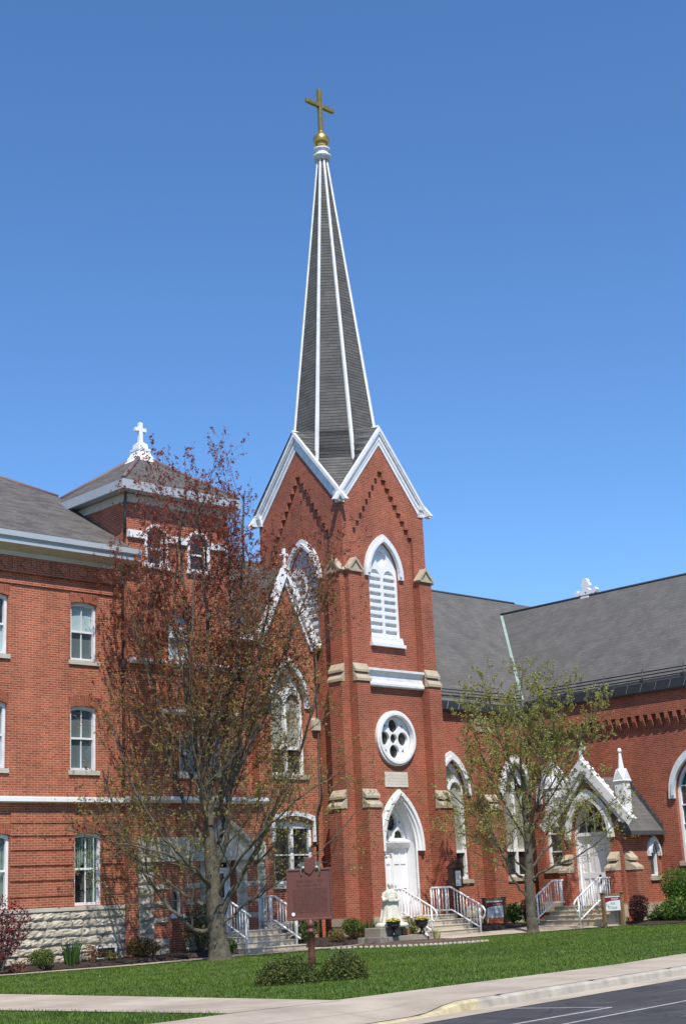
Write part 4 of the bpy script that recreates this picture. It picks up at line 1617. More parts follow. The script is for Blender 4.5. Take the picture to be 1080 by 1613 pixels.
# ------------------------------------------------------------------ entrance porch in the corner of the transept
def porch():
    base = (43.1, 31.7, -1.4)
    t = thing('entrance_porch', 'small gabled brick porch with white double door and white pinnacles against the transept', 'porch', base)
    Xp, Xt, Y0, Y1, yc = 42.0, 44.299, 30.4, 33.0, 31.7
    L, F = LF(Xp), FR(Y0)
    m = MB()
    op = arch(yc, .82, 1.62, 1.25, -.75)
    m.prism([(Y0, -1.5), (Y1, -1.5), (Y1, 2.5), (yc, 4.0), (Y0, 2.5)], [op], L, 0, -.4)
    m.prism(rect(Xp + .4, Xt, -1.5, 1.8), [arch(43.85, .24, .92, .42, .14)], F, 0, -.3)
    m.box(Xp + .4, Xt, Y1 - .3, Y1, -1.5, 1.8)
    m.build('wall', 'brick_church', t, base)
    church_window(t, base, 43.85, .24, .92, .42, .14, F, hood=.14, kind='slit', depth=.12)
    # door with arched fanlight
    m = MB()
    m.prism(arch(yc, 1.06, 1.62, 1.62) + [(yc - 1.06, 1.5), (yc - .82, 1.5)] + arch(yc, .82, 1.62, 1.25)[::-1] + [(yc + .82, 1.5), (yc + 1.06, 1.5)], [], L, .06, 0)
    m.prism(arch(yc, .94, 1.62, 1.43) + [(yc - .94, 1.5), (yc - .82, 1.5)] + arch(yc, .82, 1.62, 1.25)[::-1] + [(yc + .82, 1.5), (yc + .94, 1.5)], [], L, .11, .061)
    m.prism(op, [arch(yc, .72, 1.62, 1.1, 1.72), rect(yc - .72, yc + .72, -.749, 1.6)], L, -.2, -.34)
    dr = m.build('door_frame', 'white', t, base)
    m = MB()
    m.prism(arch(yc, .74, 1.62, 1.12, 1.7), [], L, -.341, -.35)
    m.build('fanlight', 'lead_glass', dr, base)
    m = MB()
    for u in (-.36, 0, .36):
        m.prism(rect(yc + u - .02, yc + u + .02, 1.7, 2.45), [], L, -.3, -.34)
    m.build('glazing_bar', 'white', dr, base)
    for s_ in (-1, 1):
        m = MB()
        u0, u1 = sorted((yc + s_ * .006, yc + s_ * .72))
        hl = []
        um = (u0 + u1) / 2
        for a, b in ((u0 + .1, um - .03), (um + .03, u1 - .1)):
            for z0, z1 in ((.35, 1.4), (-.6, .15)):
                hl.append(rect(a, b, z0, z1))
        m.prism(rect(u0, u1, -.74, 1.59), hl, L, -.27, -.3)
        m.prism(rect(u0 + .02, u1 - .02, -.73, 1.58), [], L, -.292, -.33)
        d = m.build('door_leaf', 'white', t, base)
        if s_ < 0:
            m = MB()
            m.tube([(Xp + .27, yc - .1, .18), (Xp + .2, yc - .1, .18), (Xp + .2, yc - .1, .02), (Xp + .27, yc - .1, .02)], .016, 6)
            m.box(Xp + .255, Xp + .27, yc - .14, yc - .06, -.05, .26)
            m.build('handle', 'black', d, base)
    # gable boards
    m = MB()
    m.prism([(29.66, 2.06), (29.86, 1.84), (yc, 3.86), (33.54, 1.84), (33.74, 2.06), (yc, 4.3)], [], L, .24, .0)
    m.prism([(30.0, 1.98), (yc, 3.85), (33.4, 1.98), (33.2, 1.95), (yc, 3.62), (30.2, 1.95)], [], L, .14, .0)
    m.build('bargeboard', 'white', t, base)
    m = MB()
    for k in range(9):
        for s_ in (-1, 1):
            a = .12 + k * .1
            y = yc + s_ * (1.98 * a)
            z = 4.3 - 2.2 * a
            m.lathe([(.02, -.04), (.07, .03), (.05, .1), (.01, .13)], (Xp - .12, y, z), 6)
    m.build('crocket', 'white', t, base)
    m = MB()
    cross_mesh(m, (Xp - .12, yc, 4.25), .62, .2, .05, .38, axis='y')
    m.lathe([(.13, -.02), (.1, .1), (.05, .16)], (Xp - .12, yc, 4.2), 8)
    m.build('finial', 'white', t, base)
    for y in (30.12, 33.2):
        m = MB()
        x = Xp + .02
        m.box(x - .22, x + .16, y - .18, y + .18, 2.0, 3.42)
        m.prism([(y - .24, 3.36), (y + .24, 3.36), (y, 3.78)], [], lambda u, v, d: (x + d, u, v), -.24, .2)
        m.prism([(x - .26, 3.36), (x + .22, 3.36), (x - .02, 3.78)], [], lambda u, v, d: (u, y + d, v), -.22, .22)
        m.lathe([(.15, 3.5), (.13, 3.62), (.045, 4.32), (.02, 4.33)], (x - .02, y, 0), 8, False)
        m.lathe([(.02, 4.3), (.07, 4.36), (.08, 4.41), (.06, 4.47), (.01, 4.5)], (x - .02, y, 0), 10)
        m.build('pinnacle', 'white', t, base)
    m = MB()
    T = 1.31
    zr = 3.66
    fy, by = Y0 - .22, Y1 + .22
    z0 = zr - T * (yc - fy)
    for ya in (fy, by):
        m.hexa([(Xp - .02, ya, z0 - .12), (Xt - .005, ya, z0 - .12), (Xt - .005, yc, zr - .12), (Xp - .02, yc, zr - .12)],
               [(Xp - .02, ya, z0), (Xt - .005, ya, z0), (Xt - .005, yc, zr), (Xp - .02, yc, zr)])
    roof = m.build('roof', 'roof_grey', t, base)
    m = MB()
    n = 12
    for i in range(n):
        y = fy + (yc - fy) * i / n
        z = z0 + (zr - z0) * i / n
        m.box(Xt - .05, Xt - .002, y, y + (yc - fy) / n - .004, z, z + .3)
    m.build('step_flashing', 'dark_grey', roof, base)
    m = MB()
    m.box(Xp + .05, Xt - .06, fy - .1, fy + .02, z0 - .14, z0 + .0)
    m.build('gutter', 'dark_grey', t, base)
    m = MB()
    m.box(Xp + .1, Xt - .06, fy + .02, Y0 - .001, z0 - .12, z0 - .06)
    m.build('soffit', 'cream', t, base)
    def butt(fm, u0, u1):
        m = MB()
        m.prism(rect(u0, u1, -1.5, .42), [], fm, .42, .001)
        b = m.build('buttress', 'brick_church', t, base)
        m = MB()
        sloped_cap(m, u0, u1, .46, 1.0, .42, .002, fm, over=.03)
        m.build('cap_stone', 'stone', b, base)
        m = MB()
        m.prism(rect(u0 - .03, u1 + .03, -1.05, -.76), [], fm, .48, .42)
        m.prism(rect(u0 - .02, u1 + .02, -1.5, -1.05), [], fm, .47, .42)
        m.build('plinth_stone', 'stone', b, base)
    butt(F, Xp + .13, Xp + .53)
    butt(L, Y0 + .13, Y0 + .47)
    butt(L, Y1 - .47, Y1 - .13)
    m = MB()
    m.prism(rect(Xp + .56, Xt, -1.05, -.76), [], F, .06, 0)
    m.build('stone_ledge', 'stone', t, base)
    m = MB()
    rock_courses(m, Xp + .57, Xt - .01, -1.5, -1.05, FR(Y0 - .03), random.Random(6), ch=.4, proud=.07)
    m.build('stone_base', 'rock', t, base)
porch()

# ------------------------------------------------------------------ steps and handrails
def steps(label, poly_fn, ztop, zbot, n, base):
    """n risers; poly_fn(i, tread, z0, z1, m) adds the i-th solid"""
    t = thing('concrete_steps', label, 'steps', base)
    rise = (ztop - zbot) / n
    m = MB()
    ms = MB()
    for i in range(n):
        poly_fn(m, i, zbot - .15, zbot + rise * (i + 1), ms)
    m.build('step_block', 'concrete', t, base)
    ms.build('step_nosing', 'nosing', t, base)
    return t

def front_steps(x0, x1, yf, yw, tread, n):
    def fn(m, i, z0, z1, ms):
        ya = yf + tread * i
        yb = yf + tread * (i + 1) if i < n - 1 else yw
        m.box(x0 + .0 * i, x1 - .004 * i, ya, yb, z0, z1 - .022)
        ms.box(x0 - .01, x1 + .01, ya - .025, yb, z1 - .021, z1)
    return fn

def left_steps(y0, y1, xf, xw, tread, n):
    def fn(m, i, z0, z1, ms):
        xa = xf + tread * i
        xb = xf + tread * (i + 1) if i < n - 1 else xw
        m.box(xa, xb, y0, y1, z0, z1 - .022)
        ms.box(xa - .025, xb, y0 - .01, y1 + .01, z1 - .021, z1)
    return fn

steps('concrete steps up to the stone doorway behind the big tree', front_steps(28.3, 30.7, 34.25, 36.3, .36, 4), -.93, -1.57, 4, (29.5, 34.3, -1.57))
steps('concrete steps up to the white arched door of the spired tower', front_steps(34.3, 37.05, 32.72, 34.99, .33, 4), -.79, -1.41, 4, (35.7, 32.8, -1.41))
steps('concrete steps up to the porch door on the right', left_steps(30.35, 33.1, 40.55, 41.98, .3, 4), -.75, -1.33, 4, (40.7, 31.7, -1.33))

def rail(label, path, zrail, end_loop, base, posts, zfoot, group='white metal handrails'):
    """path: (x, y) points from the wall outwards; zrail: top rail height at each point; posts: path parameters"""
    t = thing('handrail', label, 'handrail', base, group=group)
    P = [Vector((x, y, z)) for (x, y), z in zip(path, zrail)]
    gap = .74
    m = MB()
    d = (P[-1] - P[-2]).normalized()
    h = Vector((d.x, d.y, 0)).normalized()
    top = [P[0] + Vector((0, 0, -.06)), P[0] + h * .06] + P[1:]
    if end_loop:
        e = P[-1] + h * .16 + Vector((0, 0, -.1))
        top += [e, e + h * .07 + Vector((0, 0, -.1)), e + h * .06 + Vector((0, 0, -.26)), e - h * .04 + Vector((0, 0, -.36)), P[-1] + h * .02 + Vector((0, 0, -.42))]
    m.tube(top, .031, 8)
    m.build('top_rail', 'white', t, base)
    m = MB()
    low = [p - Vector((0, 0, gap)) for p in P]
    m.tube(low, .029, 8)
    m.build('bottom_rail', 'white', t, base)
    def at(s_):
        i = min(int(s_), len(P) - 2)
        return P[i].lerp(P[i + 1], s_ - i)
    for s_ in posts:
        p = at(s_)
        m = MB()
        m.tube([p, (p.x, p.y, zfoot(s_))], .032, 8)
        m.build('post', 'white', t, base)
    for i in range(len(P) - 1):
        L = hypot(P[i + 1].x - P[i].x, P[i + 1].y - P[i].y)
        n = max(2, int(L / .125))
        for k in range(1, n):
            p = P[i].lerp(P[i + 1], k / n)
            m = MB()
            m.tube([p, p - Vector((0, 0, gap))], .016, 6)
            m.build('baluster', 'white', t, base)
    return t

zA = lambda s_: -.93 if s_ <= 1.0 else -.93 - .64 * min(1, s_ - 1)
rail('right white handrail at the stone doorway steps, behind the brown marker sign', [(30.5, 36.2), (30.5, 35.4), (30.5, 34.25)], [.05, .05, -.5], False, (30.5, 35.4, -.93), (.05, .75, 1.85), zA)
rail('left white handrail of the doorway steps, beside the big trunk', [(28.55, 36.2), (28.55, 35.4), (28.55, 34.25)], [.05, .05, -.5], False, (28.55, 35.4, -.93), (.3, 1.0, 1.8), zA)
zB = lambda s_: -.79 if s_ <= 1.0 else -.79 - .6 * min(1, s_ - 1)
rail('white handrail beside the wooden notice box, right of the tower steps', [(36.92, 34.75), (36.92, 33.82), (36.92, 32.6)], [.08, .08, -.5], True, (36.92, 33.8, -.79), (.02, .4, .75, 2.0), zB)
rail('white handrail behind the statue, left side of the tower steps', [(34.62, 34.75), (34.62, 33.82), (34.62, 32.6)], [.08, .08, -.5], True, (34.62, 33.8, -.79), (.3, 1.0, 2.0), zB)
zC = lambda s_: -.75 if s_ <= 1.0 else -.75 - .58 * min(1, s_ - 1)
rail('far white handrail of the porch steps, nearest the right-hand trunk', [(41.9, 32.75), (41.0, 32.75), (40.0, 32.75)], [.13, .13, -.38], False, (41, 32.75, -.75), (.05, .5, 1.9), zC)
rail('near white handrail of the porch steps, behind the right wooden sign', [(41.9, 30.72), (40.9, 30.72), (39.75, 30.72)], [.14, .14, -.45], True, (41, 30.72, -.75), (.1, .9, 2.0), zC)

# ------------------------------------------------------------------ leaves, shrubs and trees (numpy built)
def np_mesh(name, verts, faces4, mats, midx, parent=None, base=(0, 0, 0), tri=False):
    me = bpy.data.meshes.new(name)
    nv, nf = len(verts), len(faces4)
    k = 3 if tri else 4
    me.vertices.add(nv)
    me.vertices.foreach_set('co', (np.asarray(verts, dtype=np.float32) - np.asarray(base, dtype=np.float32)).ravel())
    me.loops.add(nf * k)
    me.loops.foreach_set('vertex_index', np.asarray(faces4, dtype=np.int32).ravel())
    me.polygons.add(nf)
    me.polygons.foreach_set('loop_start', np.arange(0, nf * k, k, dtype=np.int32))
    me.polygons.foreach_set('material_index', np.asarray(midx, dtype=np.int32))
    for mm in mats:
        me.materials.append(M[mm])
    me.update(calc_edges=True)
    me.validate()
    o = bpy.data.objects.new(name, me)
    COL.objects.link(o)
    if parent is not None:
        o.parent = parent
    return o

def leaf_quads(cs, size, rs, aspect=.55, droop=None):
    """one folded diamond leaf at each point"""
    n = len(cs)
    a = rs.normal(size=(n, 3))
    if droop is not None:
        a = a * .6 + droop
    a /= np.linalg.norm(a, axis=1)[:, None]
    b = rs.normal(size=(n, 3))
    b -= (b * a).sum(1)[:, None] * a
    b /= np.linalg.norm(b, axis=1)[:, None]
    s = (size * rs.uniform(.45, 1.5, n))[:, None]
    v = np.empty((n, 4, 3))
    v[:, 0] = cs
    v[:, 1] = cs + a * s * .5 + b * s * aspect * .5
    v[:, 2] = cs + a * s
    v[:, 3] = cs + a * s * .5 - b * s * aspect * .5
    f = np.arange(n * 4).reshape(n, 4)
    return v.reshape(-1, 3), f

class Tubes:
    def __init__(s):
        s.v, s.f, s.n = [], [], 0

    def add(s, pts, radii, k):
        pts = np.asarray(pts, float)
        N = len(pts)
        t = np.gradient(pts, axis=0)
        t /= np.linalg.norm(t, axis=1)[:, None] + 1e-9
        ref = np.array([0.3, .9, .1]) if abs(t[0, 2]) > .8 else np.array([0, 0, 1.])
        a = np.cross(t, ref)
        a /= np.linalg.norm(a, axis=1)[:, None] + 1e-9
        b = np.cross(t, a)
        ang = np.arange(k) * 2 * pi / k
        ring = a[:, None, :] * np.cos(ang)[None, :, None] + b[:, None, :] * np.sin(ang)[None, :, None]
        V = pts[:, None, :] + ring * np.asarray(radii)[:, None, None]
        s.v.append(V.reshape(-1, 3))
        for i in range(N - 1):
            for j in range(k):
                s.f.append((s.n + i * k + j, s.n + i * k + (j + 1) % k, s.n + (i + 1) * k + (j + 1) % k, s.n + (i + 1) * k + j))
        s.n += N * k

    def mesh(s, name, mat, parent, base):
        o = np_mesh(name, np.concatenate(s.v), np.array(s.f), [mat], np.zeros(len(s.f)), parent, base)
        o.data.polygons.foreach_set('use_smooth', np.ones(len(s.f), dtype=bool))
        return o

def grow_tree(root, base, trunk, limbs, seed, ratios, twig_len, leaf_fn, leaf_mats, leaf_size, n_leaf, upward=.35, kids=(9, 6, 5), keep=None):
    """trunk and limbs are polylines; the rest branches from them by rule"""
    rs = np.random.RandomState(seed)
    big, small = Tubes(), Tubes()
    leaves, idx = [], []

    def walk(p, d, L, r, nseg, up_, wob):
        pts, dd = [np.array(p)], np.array(d, float)
        dd /= np.linalg.norm(dd)
        for i in range(nseg):
            dd = dd + np.array([0, 0, up_ / nseg]) + rs.normal(size=3) * wob / nseg ** .5
            dd /= np.linalg.norm(dd)
            pts.append(pts[-1] + dd * L / nseg)
        return np.array(pts)

    def branch(pts, r0, level):
        N = len(pts)
        r1 = r0 * (.28 if level == 0 else .22)
        radii = r0 + (r1 - r0) * (np.linspace(0, 1, N) ** .8)
        (big if level <= 1 else small).add(pts, np.maximum(radii, .0022), (9, 6, 4, 3)[min(level, 3)])
        L = np.linalg.norm(np.diff(pts, axis=0), axis=1).sum()
        if level >= 3:
            m = int(rs.poisson(n_leaf / 3.))
            if m:
                # leaves sit in little tufts at the buds along the shoot, the last one at its tip
                tt = np.sqrt(rs.uniform(.1, 1, m))
                tt[0] = 1.
                tt = np.repeat(tt, 3)
                q = tt * (N - 1)
                i = np.minimum(q.astype(int), N - 2)
                c = pts[i] + (pts[i + 1] - pts[i]) * (q - i)[:, None] + rs.normal(size=(len(tt), 3)) * .016
                leaves.append(c)
            return
        nk = max(2, int(kids[level] * (.7 + .5 * rs.rand()) * min(1.6, L / (2.6, 1.4, .7)[level])))
        for k in range(nk):
            u = (.12 if level else .2) + (.88 if level else .8) * (k + rs.rand()) / nk
            u = min(u, .99)
            q = u * (N - 1)
            i = min(int(q), N - 2)
            p = pts[i] + (pts[i + 1] - pts[i]) * (q - i)
            t = pts[i + 1] - pts[i]
            t /= np.linalg.norm(t)
            a = rs.normal(size=3)
            a -= (a @ t) * t
            a /= np.linalg.norm(a)
            ang = rs.uniform(.45, .95)
            d = t * cos(ang) + a * sin(ang)
            Lc = L * ratios[level] * (1.12 - .62 * u) * rs.uniform(.7, 1.2)
            if level == 2:
                Lc = twig_len * rs.uniform(.5, 1.3)
            rc = max(.003, radii[i] * rs.uniform(.32, .52))
            branch(walk(p, d, Lc, rc, (7, 6, 4)[level], upward * rs.uniform(.5, 1.4), .28), rc, level + 1)

    for pts, r0 in limbs:
        r0 *= .82
        P = np.array(pts, float)
        # smooth and roughen the hand-set limb
        tt = np.linspace(0, len(P) - 1, 5 * (len(P) - 1) + 1)
        Q = np.stack([np.interp(tt, np.arange(len(P)), P[:, k]) for k in range(3)], 1)
        for _ in range(2):
            Q[1:-1] = .25 * Q[:-2] + .5 * Q[1:-1] + .25 * Q[2:]
        Q[1:] += rs.normal(size=Q[1:].shape) * .02
        branch(Q, r0, 0)
    TP = np.array(trunk[0], float)
    tt = np.linspace(0, len(TP) - 1, 8 * (len(TP) - 1) + 1)
    TQ = np.stack([np.interp(tt, np.arange(len(TP)), TP[:, k]) for k in range(3)], 1)
    TR = np.interp(tt, np.arange(len(TP)), trunk[1])
    tk = Tubes()
    tk.add(TQ, TR * (1 + rs.normal(size=len(TR)) * .03), 14)
    tk.mesh('trunk', 'bark', root, base)
    big.mesh('branches', 'bark', root, base)
    small.mesh('twigs', 'twig', root, base)
    C = np.concatenate(leaves)
    if keep is not None:
        C = C[rs.rand(len(C)) < keep(C)]
    v, f = leaf_quads(C, leaf_size, rs)
    mi = leaf_fn(C, rs)
    np_mesh('crown', v, f, leaf_mats, mi, root, base)
    print(root.name, 'leaves', len(C), 'branch faces', len(big.f), len(small.f))

# big tree before the corner tower
def big_tree():
    bx, by = 26.4, 33.1
    base = (bx, by, G(bx, by))
    t = thing('maple_tree', 'big spreading tree with small red and olive spring leaves before the corner tower', 'tree', base)
    z = base[2]
    def q(r, h, dp=0.):                      # r: metres to the right as seen from the road, dp: towards the wall
        return (bx + r * .719 + dp * .695, by - r * .695 + dp * .719, z + h)
    trunk = ([q(.02, -.15), q(.02, .05), q(0, .5), q(-.08, 1.2), q(-.12, 2.0), q(-.2, 3.4), q(-.25, 4.6)], [.42, .34, .26, .25, .215, .17, .14])
    limbs = [
        ([q(-.25, 4.4), q(-.3, 6.2), q(-.6, 8.3), q(-.8, 10.6), q(-.95, 13.1)], .125),
        ([q(-.22, 4.2), q(-.05, 6.4), q(-.1, 9.0), q(-.2, 11.4), q(-.35, 14.0)], .12),
        ([q(-.2, 3.6), q(.35, 5.4), q(.7, 8.0), q(.95, 10.6), q(1.05, 13.5)], .115),
        ([q(-.15, 2.2), q(.3, 3.2), q(.5, 5.2, -.4), q(1.2, 7.6, -.6), q(2.0, 11.2, -.5)], .12),
        ([q(-.2, 3.7), q(.55, 5.2, .3), q(1.5, 7.4, .5), q(2.5, 9.6, .5), q(3.2, 11.2, .4)], .085),
        ([q(-.22, 4.0), q(-.5, 6.0, -.3), q(-.95, 8.6, -.5), q(-1.0, 10.8, -.6), q(-.75, 12.9, -.6)], .085),
        ([q(-.2, 4.3), q(.25, 6.4, .6), q(.55, 9.0, .9), q(.45, 11.2, .9), q(.5, 12.9, .9)], .08),
        ([q(-.05, 1.0), q(.35, 1.75), q(1.15, 3.0, .1), q(1.9, 4.4, .2), q(2.6, 6.0, .2), q(3.1, 7.7, .3)], .125),
        ([q(.0, .9), q(.7, 1.4, .3), q(1.5, 1.9, .5), q(2.6, 2.6, .6), q(3.5, 3.3, .7), q(4.2, 4.2, .7)], .055),
        ([q(-.1, 1.6), q(.5, 2.5, -.6), q(1.4, 3.4, -1.2), q(2.5, 4.3, -1.5), q(3.7, 4.9, -1.6)], .075),
        ([q(-.12, .85), q(-.6, .75), q(-1.15, 1.25, -.2), q(-1.9, 2.2, -.3), q(-2.7, 3.8, -.3), q(-3.2, 5.4, -.2)], .10),
        ([q(-.12, 1.35), q(-.8, 1.7, .3), q(-1.6, 2.3, .5), q(-2.7, 3.1, .7), q(-3.9, 3.9, .8)], .075),
        ([q(-.15, 2.0), q(-.75, 2.6, -.4), q(-1.5, 3.5, -.9), q(-2.3, 5.0, -1.1), q(-2.9, 6.9, -1.0)], .085),
        ([q(-.2, 3.0), q(-.8, 4.0, .5), q(-1.4, 5.6, .9), q(-1.9, 7.8, .9), q(-2.2, 10.2, .7)], .09),
        ([q(-.15, 2.6), q(.1, 3.6, .8), q(.5, 5.4, 1.3), q(.9, 7.8, 1.3), q(1.3, 10.4, 1.2)], .085),
        ([q(-.2, 3.2), q(-.3, 4.4, -.8), q(-.5, 6.0, -1.4), q(-.5, 8.2, -1.5), q(-.3, 10.9, -1.4)], .085),
        ([q(-.2, 3.9), q(.5, 4.9, -.3), q(1.5, 6.6, -.4), q(2.2, 8.4, -.3), q(2.6, 10.0, -.2)], .085),
        ([q(-.22, 4.2), q(-.9, 5.6, .1), q(-1.7, 7.4, .2), q(-2.2, 9.2, .2), q(-2.5, 10.8, .2)], .08),
        ([q(-.1, 1.9), q(-.5, 2.5, -.9), q(-1.4, 3.0, -1.7), q(-2.7, 3.3, -2.2), q(-3.9, 3.7, -2.3)], .06),
    ]
    def lf(C, rs):
        h = (C[:, 2] - z) / 13.
        r = rs.rand(len(C)) + rs.normal(size=len(C)) * .05
        right = ((C[:, 0] - bx) * .719 - (C[:, 1] - by) * .695) / 4.
        s = h * 1.45 - .46 - .28 * np.maximum(right, 0)
        return np.where(r < s, 0, np.where(r < s + .24, 1, 2))
    grow_tree(t, base, trunk, limbs, 7, (.42, .42, .5), .55, lf, ['leaf_red', 'leaf_rust', 'leaf_olive'], .070, 12, upward=.6, kids=(9, 6, 5),
              keep=lambda C: np.clip(.2 + .08 * (C[:, 2] - z), 0, 1))
big_tree()

def right_tree():
    bx, by = 37.6, 31.0
    base = (bx, by, G(bx, by))
    t = thing('young_tree', 'slim tree with sparse lime green leaves standing before the chapel windows', 'tree', base)
    z = base[2]
    def q(r, h, dp=0.):
        r = r + .045 * max(0, h - 1.5)
        return (bx + r * .719 + dp * .695, by - r * .695 + dp * .719, z + h)
    trunk = ([q(.02, -.1), q(.02, .05), q(0, .5), q(.0, 1.6), q(.02, 2.6), q(-.05, 4.0), q(-.1, 5.2)], [.27, .21, .165, .15, .13, .1, .075])
    limbs = [
        ([q(-.1, 4.9), q(-.15, 6.0), q(-.1, 7.2), q(.05, 8.6)], .07),
        ([q(-.05, 4.2), q(-.4, 5.3, .2), q(-.9, 6.6, .3), q(-1.2, 8.0, .3)], .06),
        ([q(-.05, 3.9), q(.4, 5.0, -.2), q(.9, 6.3, -.3), q(1.2, 7.9, -.3)], .06),
        ([q(.0, 1.9), q(.5, 2.5, .2), q(1.2, 3.0, .3), q(2.1, 3.5, .4), q(3.1, 4.2, .4)], .06),
        ([q(.0, 1.6), q(.55, 1.95, -.3), q(1.3, 2.2, -.6), q(2.2, 2.7, -.8), q(3.0, 3.6, -.9)], .055),
        ([q(.0, 2.9), q(.6, 3.9, .3), q(1.4, 5.0, .5), q(2.0, 6.2, .5)], .055),
        ([q(.0, 1.5), q(-.5, 2.0, .2), q(-1.0, 2.9, .3), q(-1.8, 3.9, .4), q(-2.6, 4.7, .4)], .065),
        ([q(.0, 1.0), q(-.5, 1.6, -.2), q(-.9, 2.6, -.4), q(-1.5, 3.9, -.5), q(-1.9, 5.2, -.5)], .06),
        ([q(.0, 1.8), q(-.7, 2.6, -.4), q(-1.6, 3.0, -.7), q(-2.6, 3.3, -.8)], .05),
        ([q(.0, 2.8), q(-.6, 3.8, -.4), q(-1.3, 5.2, -.6), q(-1.8, 6.6, -.6)], .055),
        ([q(.0, 3.3), q(-.2, 4.4, .8), q(-.5, 5.8, 1.1), q(-.6, 7.3, 1.1)], .05),
        ([q(.0, 3.0), q(.3, 4.2, -.8), q(.5, 5.7, -1.1), q(.5, 7.2, -1.1)], .05),
        ([q(.0, 2.3), q(.7, 3.1, .8), q(1.5, 3.9, 1.2), q(2.3, 4.9, 1.3)], .045),
        ([q(.0, 3.6), q(.8, 4.6, -.1), q(1.6, 5.8, -.1), q(2.3, 7.0, 0)], .05),
    ]
    def lf(C, rs):
        return rs.choice([0, 1, 2], size=len(C), p=[.62, .30, .08])
    grow_tree(t, base, trunk, limbs, 21, (.42, .45, .5), .42, lf, ['leaf_lime', 'leaf_olive', 'leaf_green'], .050, 40, upward=.5, kids=(10, 7, 5),
              keep=lambda C: np.clip(.04 + .13 * (C[:, 2] - z), 0, 1))
right_tree()

def shrub(name, label, cat, loc, rx, ry, h, n, size, mats, probs, seed, stems=5, lumps=9, flat=0., group=None, droop=None, zc=None, aspect=.5, zr=None, amp=.28):
    base = loc
    t = thing(name, label, cat, base, group=group)
    rs = np.random.RandomState(seed)
    zc = h * .5 if zc is None else zc
    # leaf points: an uneven shell of lumps with some depth
    d = rs.normal(size=(n, 3))
    d /= np.linalg.norm(d, axis=1)[:, None]
    lump = rs.normal(size=(lumps, 3))
    lump /= np.linalg.norm(lump, axis=1)[:, None]
    amps = rs.uniform(.0, amp, lumps)
    k = np.exp(6 * ((d @ lump.T) - 1)) @ amps
    rad = (.78 + k + (.28 - amp) * .6) * (1 - np.abs(rs.normal(size=n)) * .13)
    core = rs.rand(n) < .42
    rad = np.where(core, rad * rs.uniform(.35, .9, n), rad)
    C = d * rad[:, None] * np.array([rx, ry, zr if zr else h * .5]) + np.array([0, 0, zc])
    C[:, 2] = np.where(C[:, 2] < .02, .02 + np.abs(C[:, 2]) * .9, C[:, 2])
    v, f = leaf_quads(C, size, rs, aspect, droop)
    mi = rs.choice(len(mats), size=n, p=probs)
    np_mesh('foliage', v, f, mats, mi, t, (0, 0, 0))
    tb = Tubes()
    for i in range(stems):
        a = rs.uniform(0, 2 * pi)
        p0 = np.array([rs.normal() * rx * .12, rs.normal() * ry * .12, -.05])
        p1 = np.array([cos(a) * rx * .5, sin(a) * ry * .5, h * .55])
        p2 = np.array([cos(a) * rx * .72, sin(a) * ry * .72, h * .82])
        tb.add(np.array([p0, (p0 + p1) / 2 + rs.normal(size=3) * .02, p1, p2]), np.array([.02, .015, .01, .005]) * (1 + h * .4), 5)
    tb.mesh('stems', 'twig', t, (0, 0, 0))
    return t

def gz(x, y, o=0.):
    return (x, y, G(x, y) + o)

shrub('yew_bush', 'low clipped yew in front of the brown marker post, the left and nearer mound', 'bush', gz(19.42, 22.2), .74, .58, .62, 9500, .045, ['leaf_yew', 'leaf_yewtip'], [.66, .34], 1, group='yews below the marker', zc=.04, zr=.50, amp=.07, lumps=22)
shrub('yew_bush', 'low clipped yew just right of the brown marker post, the higher rounder mound', 'bush', gz(20.66, 21.9), .55, .48, .62, 7000, .045, ['leaf_yew', 'leaf_yewtip'], [.66, .34], 2, group='yews below the marker', zc=.05, zr=.53, amp=.07, lumps=22)
shrub('boxwood', 'round clipped green bush against the stone base at far left', 'bush', gz(22.05, 35.3, .1), .44, .4, .52, 3520, .045, ['leaf_yewtip', 'leaf_green'], [.5, .5], 3)
shrub('rusty_bush', 'rounded bush with rusty tips under the downspout', 'bush', gz(25.4, 35.35, .08), .58, .5, .66, 3840, .05, ['leaf_dark', 'leaf_rust', 'leaf_ochre'], [.62, .22, .16], 4)
shrub('dark_shrub', 'tall dark open shrub left of the big trunk', 'bush', gz(27.55, 35.3, .05), .72, .6, 1.5, 3300, .06, ['leaf_dark', 'leaf_olive'], [.8, .2], 5, stems=9)
shrub('japanese_maple', 'small maroon leaved maple against the stone base at the left edge', 'small tree', gz(20.75, 35.3, .08), .85, .8, 1.75, 2600, .075, ['leaf_maroon', 'leaf_barberry'], [.75, .25], 6, stems=10, lumps=14, zc=1.05)
shrub('pink_flower_plant', 'small pinkish plant beside the iris clump on the mulch', 'plant', gz(23.7, 35.35, .1), .36, .3, .6, 420, .06, ['leaf_rust', 'leaf_maroon', 'leaf_ochre'], [.4, .2, .4], 7)
shrub('ochre_plant', 'small yellowish plant before the basement window', 'plant', gz(24.3, 35.3, .08), .26, .24, .36, 300, .06, ['leaf_ochre', 'leaf_yewtip'], [.5, .5], 17)
shrub('creeping_plant', 'low straggling brown plant on the mulch under the maroon maple', 'plant', gz(21.1, 34.95, .08), .35, .25, .22, 260, .06, ['leaf_barberry', 'leaf_rust'], [.6, .4], 18)
shrub('step_shrub', 'leafy green shrub behind the right rail of the doorway steps', 'bush', gz(31.25, 34.9, .08), .6, .6, .95, 1500, .08, ['leaf_green', 'leaf_dark', 'leaf_yewtip'], [.5, .3, .2], 8)
shrub('ground_plant', 'low green plant between the big trunk and the doorway steps', 'plant', gz(28.0, 34.75, .05), .3, .3, .45, 520, .08, ['leaf_green', 'leaf_bright'], [.5, .5], 9)
